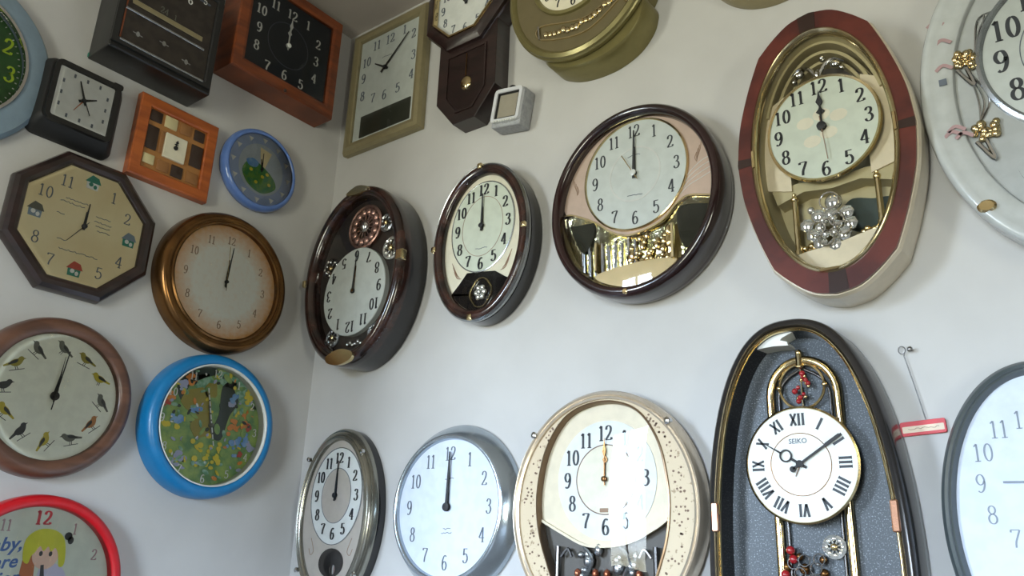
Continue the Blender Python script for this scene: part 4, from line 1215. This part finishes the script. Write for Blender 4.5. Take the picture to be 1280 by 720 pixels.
for k in range(150):
    g = rd.uniform(0, 2 * PI); i = int(g / (2 * PI) * 160) % 160; s = rd.uniform(.2, .8)
    u, v = I_[i][0] * (1 - s) + A_[i][0] * s, I_[i][1] * (1 - s) + A_[i][1] * s
    if abs(u) > .1:
        b.plate(ell(.0016 + .0012 * rd.random(), .0022, 7, (u, v)), .042, .0424)
b.build('printed_florets', M['ink_brown'], t, 0)
B().ring(opn, [(.0025, .041), (.002, .045), (-.001, .046), (-.003, .040), (-.003, .026), (.0, .026)]).build('inner_trim', M['bronze_trim'], t, 50)
B().plate(inset(opn, .001), .018, .0195).build('lower_backdrop', M['recess_dark'], t)
upp = [p for p in inset(opn, .001) if p[1] > -.022]
ang = sorted([p for p in upp], key=lambda p: math.atan2(p[0], p[1] + .3))
B().plate(ang + [(.137, -.022), (.111, -.038), (.059, -.062), (.004, -.071), (-.046, -.068), (-.098, -.046), (-.147, -.023)], .0195, .030).build('upper_panel', M['cream_panel'], t, 30)
B().ribbon(spline([(.137, -.020), (.111, -.037), (.059, -.061), (.004, -.070), (-.046, -.067), (-.098, -.045), (-.147, -.021)], 6), .005, .029, .035).build('panel_edge', M['cream_panel'], t)
dc = (.003, .056)
B().plate(ell(.112, .115, 96, dc), .030, .0315).build('dial', M['dial_white'], t)
B().plate(ell(.067, .067, 64, dc), .0315, .0322).build('dial_centre', M['dial_cream'], t)
B().ring(ell(.067, .067, 64, dc), [(.001, .0315), (.001, .0326), (-.001, .0326), (-.001, .0315)]).build('inner_circle', M['ink_brown'], t, 0)
numerals(t, M['ink_slate'], .089, .090, .030, .0317, dc, thick=.16, thin=.06)
hands_at(t, 1, 0, .055, .08, .034, M['gold_rim'], .006, 'spade', dc)
B().body(rrect(.010, .004, .001, 1, (.0, -.003)), [(0, .0315), (0, .0325)]).build('printed_mark', M['ink_pale'], t)
b = B(); rd = random.Random(11)
for cu in (-.036, .046):
    for k in range(11):
        b.ball((cu + rd.uniform(-.022, .022), -.095 + rd.uniform(-.03, .018), .030), rd.uniform(.005, .010), (1, rd.uniform(.8, 1.6), .8), 8, 6)
    b.tube(spline([(cu - .012, -.07, .03), (cu + .01, -.095, .034), (cu - .006, -.125, .03)], 6), .004, 7)
b.build('dancing_figures', M['silver_brushed'], t, 50)
b = B()
for cu in (-.02, .006, -.06, .075):
    b.ball((cu, -.12, .032), .007, (1, 1.4, 1), 8, 6)
b.build('copper_figures', mat('copper_figure', (190, 110, 80), .25, .8), t, 50)
b = B()
for s in (1, -1):
    b.tube([(s * .11, -.16, .03), (s * .108, -.07, .03)], .005, 8); b.tube(spline([(s * .1, -.09, .03), (s * .085, -.075, .03), (s * .075, -.09, .03)], 5), .003, 6)
b.build('side_columns', M['gunmetal'], t)
pane(t, inset(opn, -.001), .044, .006, M['glass_soft'])
for (u, v) in ((-.159, .150), (.150, .157), (-.15, -.15), (.15, -.15)):
    B().body(ell(.0065, .007, 14, (u, v)), [(0, .042), (0, .053), (-.003, .055)]).build('clasp', M['silver'], t)

# ---- tall arched clock with roman dial
t = clock('pendulum_clock', 'tall arched grey clock with glittering blue-grey panel and white Roman numeral dial', 'R', -.466, 1.10)
fo = superell(.1665, .437, .33, 2.4, 140)
B().body(fo, [(-.004, .001), (0, .005), (0, .022), (-.004, .026)]).build('case_back', M['bezel_grey'], t)
B().ring(fo, [(-.008, .025), (.0, .022), (-.001, .060), (-.004, .074), (-.009, .080), (-.016, .082), (-.019, .078), (-.019, .025)]).build('rim', M['gunmetal'], t, 50)
B().ring(fo, [(-.019, .072), (-.0195, .080), (-.022, .0815), (-.0245, .079), (-.025, .072)]).build('gold_trim', M['gold'], t, 60)
B().ring(fo, [(-.019, .073), (-.0245, .073), (-.028, .0275), (-.019, .0275)]).build('recess_wall', M['black_gloss'], t, 60)
B().plate(inset(fo, -.024), .0255, .0285).build('panel', M['glitter'], t)
for s, v0 in ((-1, .106), (1, .105)):
    B().body(rrect(.006, .024, .003, 3, (s * .1445 - .001, v0 - .005)), [(0, .076), (0, .084), (-.002, .086)]).build('clasp', mat('rose_gold_clasp', (214, 160, 130), .2, .9), t)
WP = .0285
ac = .006
path = [(ac - .058, -.25, WP + .008), (ac - .058, .0, WP + .008), (ac - .058, .24, WP + .008)] + [(ac - .058 * math.cos(g), .306 + .062 * math.sin(g), WP + .008) for g in [PI * i / 16 for i in range(17)]] + [(ac + .058, .24, WP + .008), (ac + .058, .0, WP + .008), (ac + .058, -.25, WP + .008)]
B().tube(path, .0075, 10).build('gold_arch', M['gold'], t, 60)
inner = [(p[0] + .014 * (1 if p[0] < ac else -1) * (1 if abs(p[0] - ac) > .02 else abs(p[0] - ac) / .02), p[1] - (.014 if p[1] > .30 else 0) * min(1, (p[1] - .30) / .06 if p[1] > .3 else 0), WP + .004) for p in path]
B().tube(inner, .003, 8).build('inner_arch', M['gunmetal'], t, 60)
# ring ornament under the arch
rc = (.005, .321)
o = B().tube([(rc[0] + .0385 * math.cos(g), rc[1] + .0395 * math.sin(g), WP + .010) for g in [2 * PI * i / 40 for i in range(40)]], .0026, 8, True).build('ring_ornament', M['gold'], t)
b = B()
for u, v in ((-.039, 0), (.039, 0), (0, -.039)):
    b.ball((rc[0] + u, rc[1] + v, WP + .010), .0052, n=8, m=6)
b.build('ring_bead', M['gold'], o)
b = B(); b.tube([(rc[0], rc[1] + .036, WP + .012), (rc[0], rc[1] + .058, WP + .012)], .0062, 10); b.ball((rc[0], rc[1] + .059, WP + .012), .0065, n=10, m=6); b.ball((rc[0], rc[1] + .034, WP + .012), .007, (1, .6, 1), 10, 6)
b.build('ring_hanger', M['gold'], o)
b = B(); rd = random.Random(3)
for k in range(9):
    b.ball((rc[0] + rd.uniform(-.012, .012), rc[1] - .026 + .006 * k, WP + .012), rd.uniform(.0035, .006), n=8, m=6)
b.build('ruby_cluster', M['ruby'], o)
b = B()
for k in range(6):
    b.ball((rc[0] + rd.uniform(-.017, .017), rc[1] + rd.uniform(-.022, .022), WP + .012), .0035, n=8, m=6)
b.tube([(rc[0], rc[1] - .038, WP + .01), (rc[0], rc[1] + .036, WP + .01)], .0014, 6)
b.build('gold_cluster', M['gold'], o)
WP = .0435
# dial
dc = (.0, .186)
B().body(ell(.0935, .0955, 110, dc), [(-.010, .0285), (-.010, WP + .006), (0, WP + .012), (0, WP + .015), (-.002, WP + .0165)]).build('dial', M['dial_white'], t)
B().ring(ell(.0935, .0955, 110, dc), [(.0005, WP + .012), (.0015, WP + .0155), (-.0015, WP + .018), (-.003, WP + .016)]).build('dial_ring', M['gold_pale'], t)
B().ring(ell(.051, .052, 80, dc), [(0, WP + .0165), (0, WP + .017), (-.0014, WP + .017), (-.0014, WP + .0165)]).build('inner_circle', M['gold_rim'], t, 0)
numerals(t, M['ink_slate'], .0725, .0745, .0205, WP + .0166, dc, thick=.2, thin=.05, cond=.95, radial=True, roman=True)
letters(t, 'SEIKO', -.002, .186 + .038, .0115, WP + .0166, M['ink_grey'], 'dial_lettering')
hw = WP + .0185
a = math.radians(-300)
b = B()
def HP(x, y, ang, c=dc):
    g = -math.radians(ang); return (c[0] + x * math.cos(g) - y * math.sin(g), c[1] + x * math.sin(g) + y * math.cos(g))
b.plate([HP(*q, 302) for q in [(-.0022, -.012), (.0022, -.012), (.0022, .018), (-.0022, .018)]], hw, hw + .0012)
ringo = [HP(.0108 * math.cos(g), .0275 + .0108 * math.sin(g), 302) for g in [2 * PI * i / 28 for i in range(28)]]
if area2(ringo) < 0: ringo = ringo[::-1]
b.ring(ringo, [(0, hw), (0, hw + .0012), (-.0028, hw + .0012), (-.0028, hw)])
b.plate([HP(*q, 302) for q in [(-.0016, .037), (.0016, .037), (.0006, .066), (-.0006, .066)]], hw, hw + .0012)
b.build('hour_hand', M['ink'], t, 0)
b = B(); b.plate([HP(*q, 57) for q in [(-.002, -.014), (.002, -.014), (.0018, .05), (.003, .054), (.0026, .081), (-.0026, .081), (-.003, .054), (-.0018, .05)]], hw + .002, hw + .0032)
b.plate(ell(.005, .005, 16, HP(0, -.015, 57)), hw + .002, hw + .0032)
b.build('minute_hand', M['ink'], t, 0)
hand(t, 'alarm_hand', 205, .022, .0, .003, hw - .001, M['ink_brown'], 'taper', dc)
cap(t, .006, hw + .003, M['ink'], dc)
WP = .0285
# lower ornaments
o = wheel(t, 'gear_wheel', (.036, .056), .019, WP + .004, M['crystal'], 8)
b = B(); rd = random.Random(8)
for k in range(22):
    b.ball((-.03 + rd.uniform(-.02, .05), .02 + rd.uniform(-.05, .028), WP + .008), rd.uniform(.005, .009), n=8, m=6)
b.build('pendulum_ornament', M['gold_rim'], t, 50)
for u, v in ((-.034, .05), (-.03, .036), (-.045, .012), (-.036, -.002), (.028, .0), (.02, -.01), (-.02, -.02)):
    B().ball((u, v, WP + .014), .0075, n=10, m=7).build('ruby_bead', M['ruby'], t)
b = B()
for u, v in ((-.03, .03), (-.012, .034), (-.02, .014), (.006, .022), (.012, .036), (.0, .004)):
    b.tube([(u + .009 * math.cos(g), v + .009 * math.sin(g), WP + .016) for g in [2 * PI * i / 20 for i in range(20)]], .0014, 6, True)
b.build('silver_rings', M['silver'], t)
B().plate([(-.060, .389), (-.052, .400), (-.030, .412), (.000, .420), (.018, .421), (.006, .412), (-.014, .404), (-.017, .400), (-.006, .396), (-.003, .389), (-.030, .391)], .0285, .066).build('reflection_patch', M['white_ink'], t, 0)  # pale plate shaped as the window's reflection inside the rim

# ---- white clock with dark grey rim at the bottom right
t = clock('wall_clock', 'dark grey rimmed clock with pale blue-white dial, at the lower right edge', 'R', -.124, 1.192)
fo = ell(.146, .236, 120)
B().ring(fo, [(-.006, .001), (.0, .006), (.0, .022), (-.003, .035), (-.008, .040), (-.012, .038), (-.0135, .034), (-.016, .033), (-.020, .024), (-.021, .018), (-.021, .001)]).build('case', M['bezel_grey'], t, 40)
B().plate(inset(fo, -.020), .001, .020).build('dial', M['dial_blue_white'], t)
dc = (-.018, .058)
numerals(t, M['ink_pale_grey'], .070, .091, .0265, .0202, dc, thick=.09, thin=.05)
hand(t, 'hour_hand', 271, .040, .008, .003, .022, M['ink_pale_grey'], 'bar', dc); hand(t, 'minute_hand', 92, .06, .01, .0028, .024, M['ink_pale_grey'], 'bar', dc); cap(t, .003, .0255, M['ink_pale_grey'], dc)
pane(t, inset(fo, -.020), .030, .004)

# ---- nail with a hanging red and white tag
n_ = bpy.data.objects.new('wall_nail', None); COL.objects.link(n_); n_.matrix_world = frame('R', -.288, 1.471)
label(n_, 'steel nail in the white wall above the red tag', 'nail')
b = B(); b.tube([(0, 0, -.01), (0, 0, .010)], .0016, 8); b.build('shank', M['steel'], n_)
B().body(ell(.0045, .0045, 16), [(-.001, .0095), (0, .0105), (-.001, .013), (-.003, .014)]).build('head', M['steel'], n_)
t = bpy.data.objects.new('hanging_tag', None); COL.objects.link(t); t.matrix_world = frame('R', -.284, 1.342, math.radians(3))
label(t, 'red and white plastic tag hanging on a thin wire from the nail', 'tag')
b = B(); b.tube(spline([(.006, .012, .006), (.001, .05, .005), (-.006, .10, .005), (-.0095, .125, .006)], 6), .0009, 6)
b.tube([(-.0105 + .0055 * math.cos(g), .1305 + .0065 * math.sin(g), .006) for g in [2 * PI * i / 20 for i in range(20)]], .0008, 6, True)
b.build('wire', M['steel'], t)
B().body(rrect(.034, .0115, .003, 3), [(-.0005, .002), (0, .0025), (0, .0055), (-.0005, .006)]).build('tag_plate', M['tag_red'], t)
b = B(); b.plate(rrect(.031, .0052, .001, 2, (0, -.0015)), .006, .0064); b.build('paper_strip', M['tag_white'], t, 0)
b = B(); wave(b, -.022, .024, -.001, .0064, .0012, .003, .0009); b.build('printed_line', M['ink_pale'], t, 0)

# ================================================================== light and camera
w = bpy.data.worlds.new('World'); scene.world = w
w.use_nodes = True
nt = w.node_tree
bg = nt.nodes['Background']
tc = nt.nodes.new('ShaderNodeTexCoord')
sep = nt.nodes.new('ShaderNodeSeparateXYZ')
nt.links.new(tc.outputs['Generated'], sep.inputs[0])
rp = nt.nodes.new('ShaderNodeValToRGB')
e = rp.color_ramp.elements
e[0].position = .485; e[0].color = (.28, .28, .225, 1)
e[1].position = .53; e[1].color = (.63, .79, .99, 1)
mr = nt.nodes.new('ShaderNodeMapRange'); mr.inputs['From Min'].default_value = -1; mr.inputs['From Max'].default_value = 1
nt.links.new(sep.outputs['Z'], mr.inputs['Value'])
nt.links.new(mr.outputs[0], rp.inputs['Fac'])
nt.links.new(rp.outputs['Color'], bg.inputs['Color'])
bg.inputs['Strength'].default_value = 72.0

def portal(sx, sy, loc, rot):
    pl = bpy.data.lights.new('window_portal', 'AREA')
    pl.shape = 'RECTANGLE'; pl.size = sx; pl.size_y = sy
    pl.cycles.is_portal = True
    po = bpy.data.objects.new('window_portal', pl); COL.objects.link(po)
    po.location = loc; po.rotation_euler = rot
for (y0, y1, z0, z1) in WINS:
    portal(y1 - y0, z1 - z0, (XW - .12, (y0 + y1) / 2, (z0 + z1) / 2), (PI / 2, 0, -PI / 2))
portal(WB[1] - WB[0], WB[3] - WB[2], ((WB[0] + WB[1]) / 2, YB - .12, (WB[2] + WB[3]) / 2), (PI / 2, 0, 0))

cam = bpy.data.cameras.new('camera')
co = bpy.data.objects.new('camera', cam); COL.objects.link(co)
cam.sensor_width = 36; cam.lens = 36 * 1029.03 / 1280
cam.clip_start = .02
pitch, roll, yaw = .332517716, .0357308014, .906800318
F = Vector((math.sin(yaw) * math.cos(pitch), math.cos(yaw) * math.cos(pitch), math.sin(pitch)))
Rt = Vector((math.cos(yaw), -math.sin(yaw), 0)); U = Rt.cross(F)
R2 = Rt * math.cos(roll) + U * math.sin(roll); U2 = -Rt * math.sin(roll) + U * math.cos(roll)
m4 = Matrix.Identity(4)
for i in range(3):
    m4[i][0], m4[i][1], m4[i][2] = R2[i], U2[i], -F[i]
m4[2][3] = CAMZ
co.matrix_world = m4
scene.camera = co

vs = scene.view_settings
scene.display_settings.display_device = 'sRGB'
vs.view_transform = 'Standard'; vs.look = 'None'; vs.gamma = 1.0; vs.use_curve_mapping = False
vs.exposure = 0.0
scene.cycles.max_bounces = 10; scene.cycles.diffuse_bounces = 6; scene.cycles.transparent_max_bounces = 12
scene.cycles.caustics_reflective = False
scene.cycles.use_denoising = True
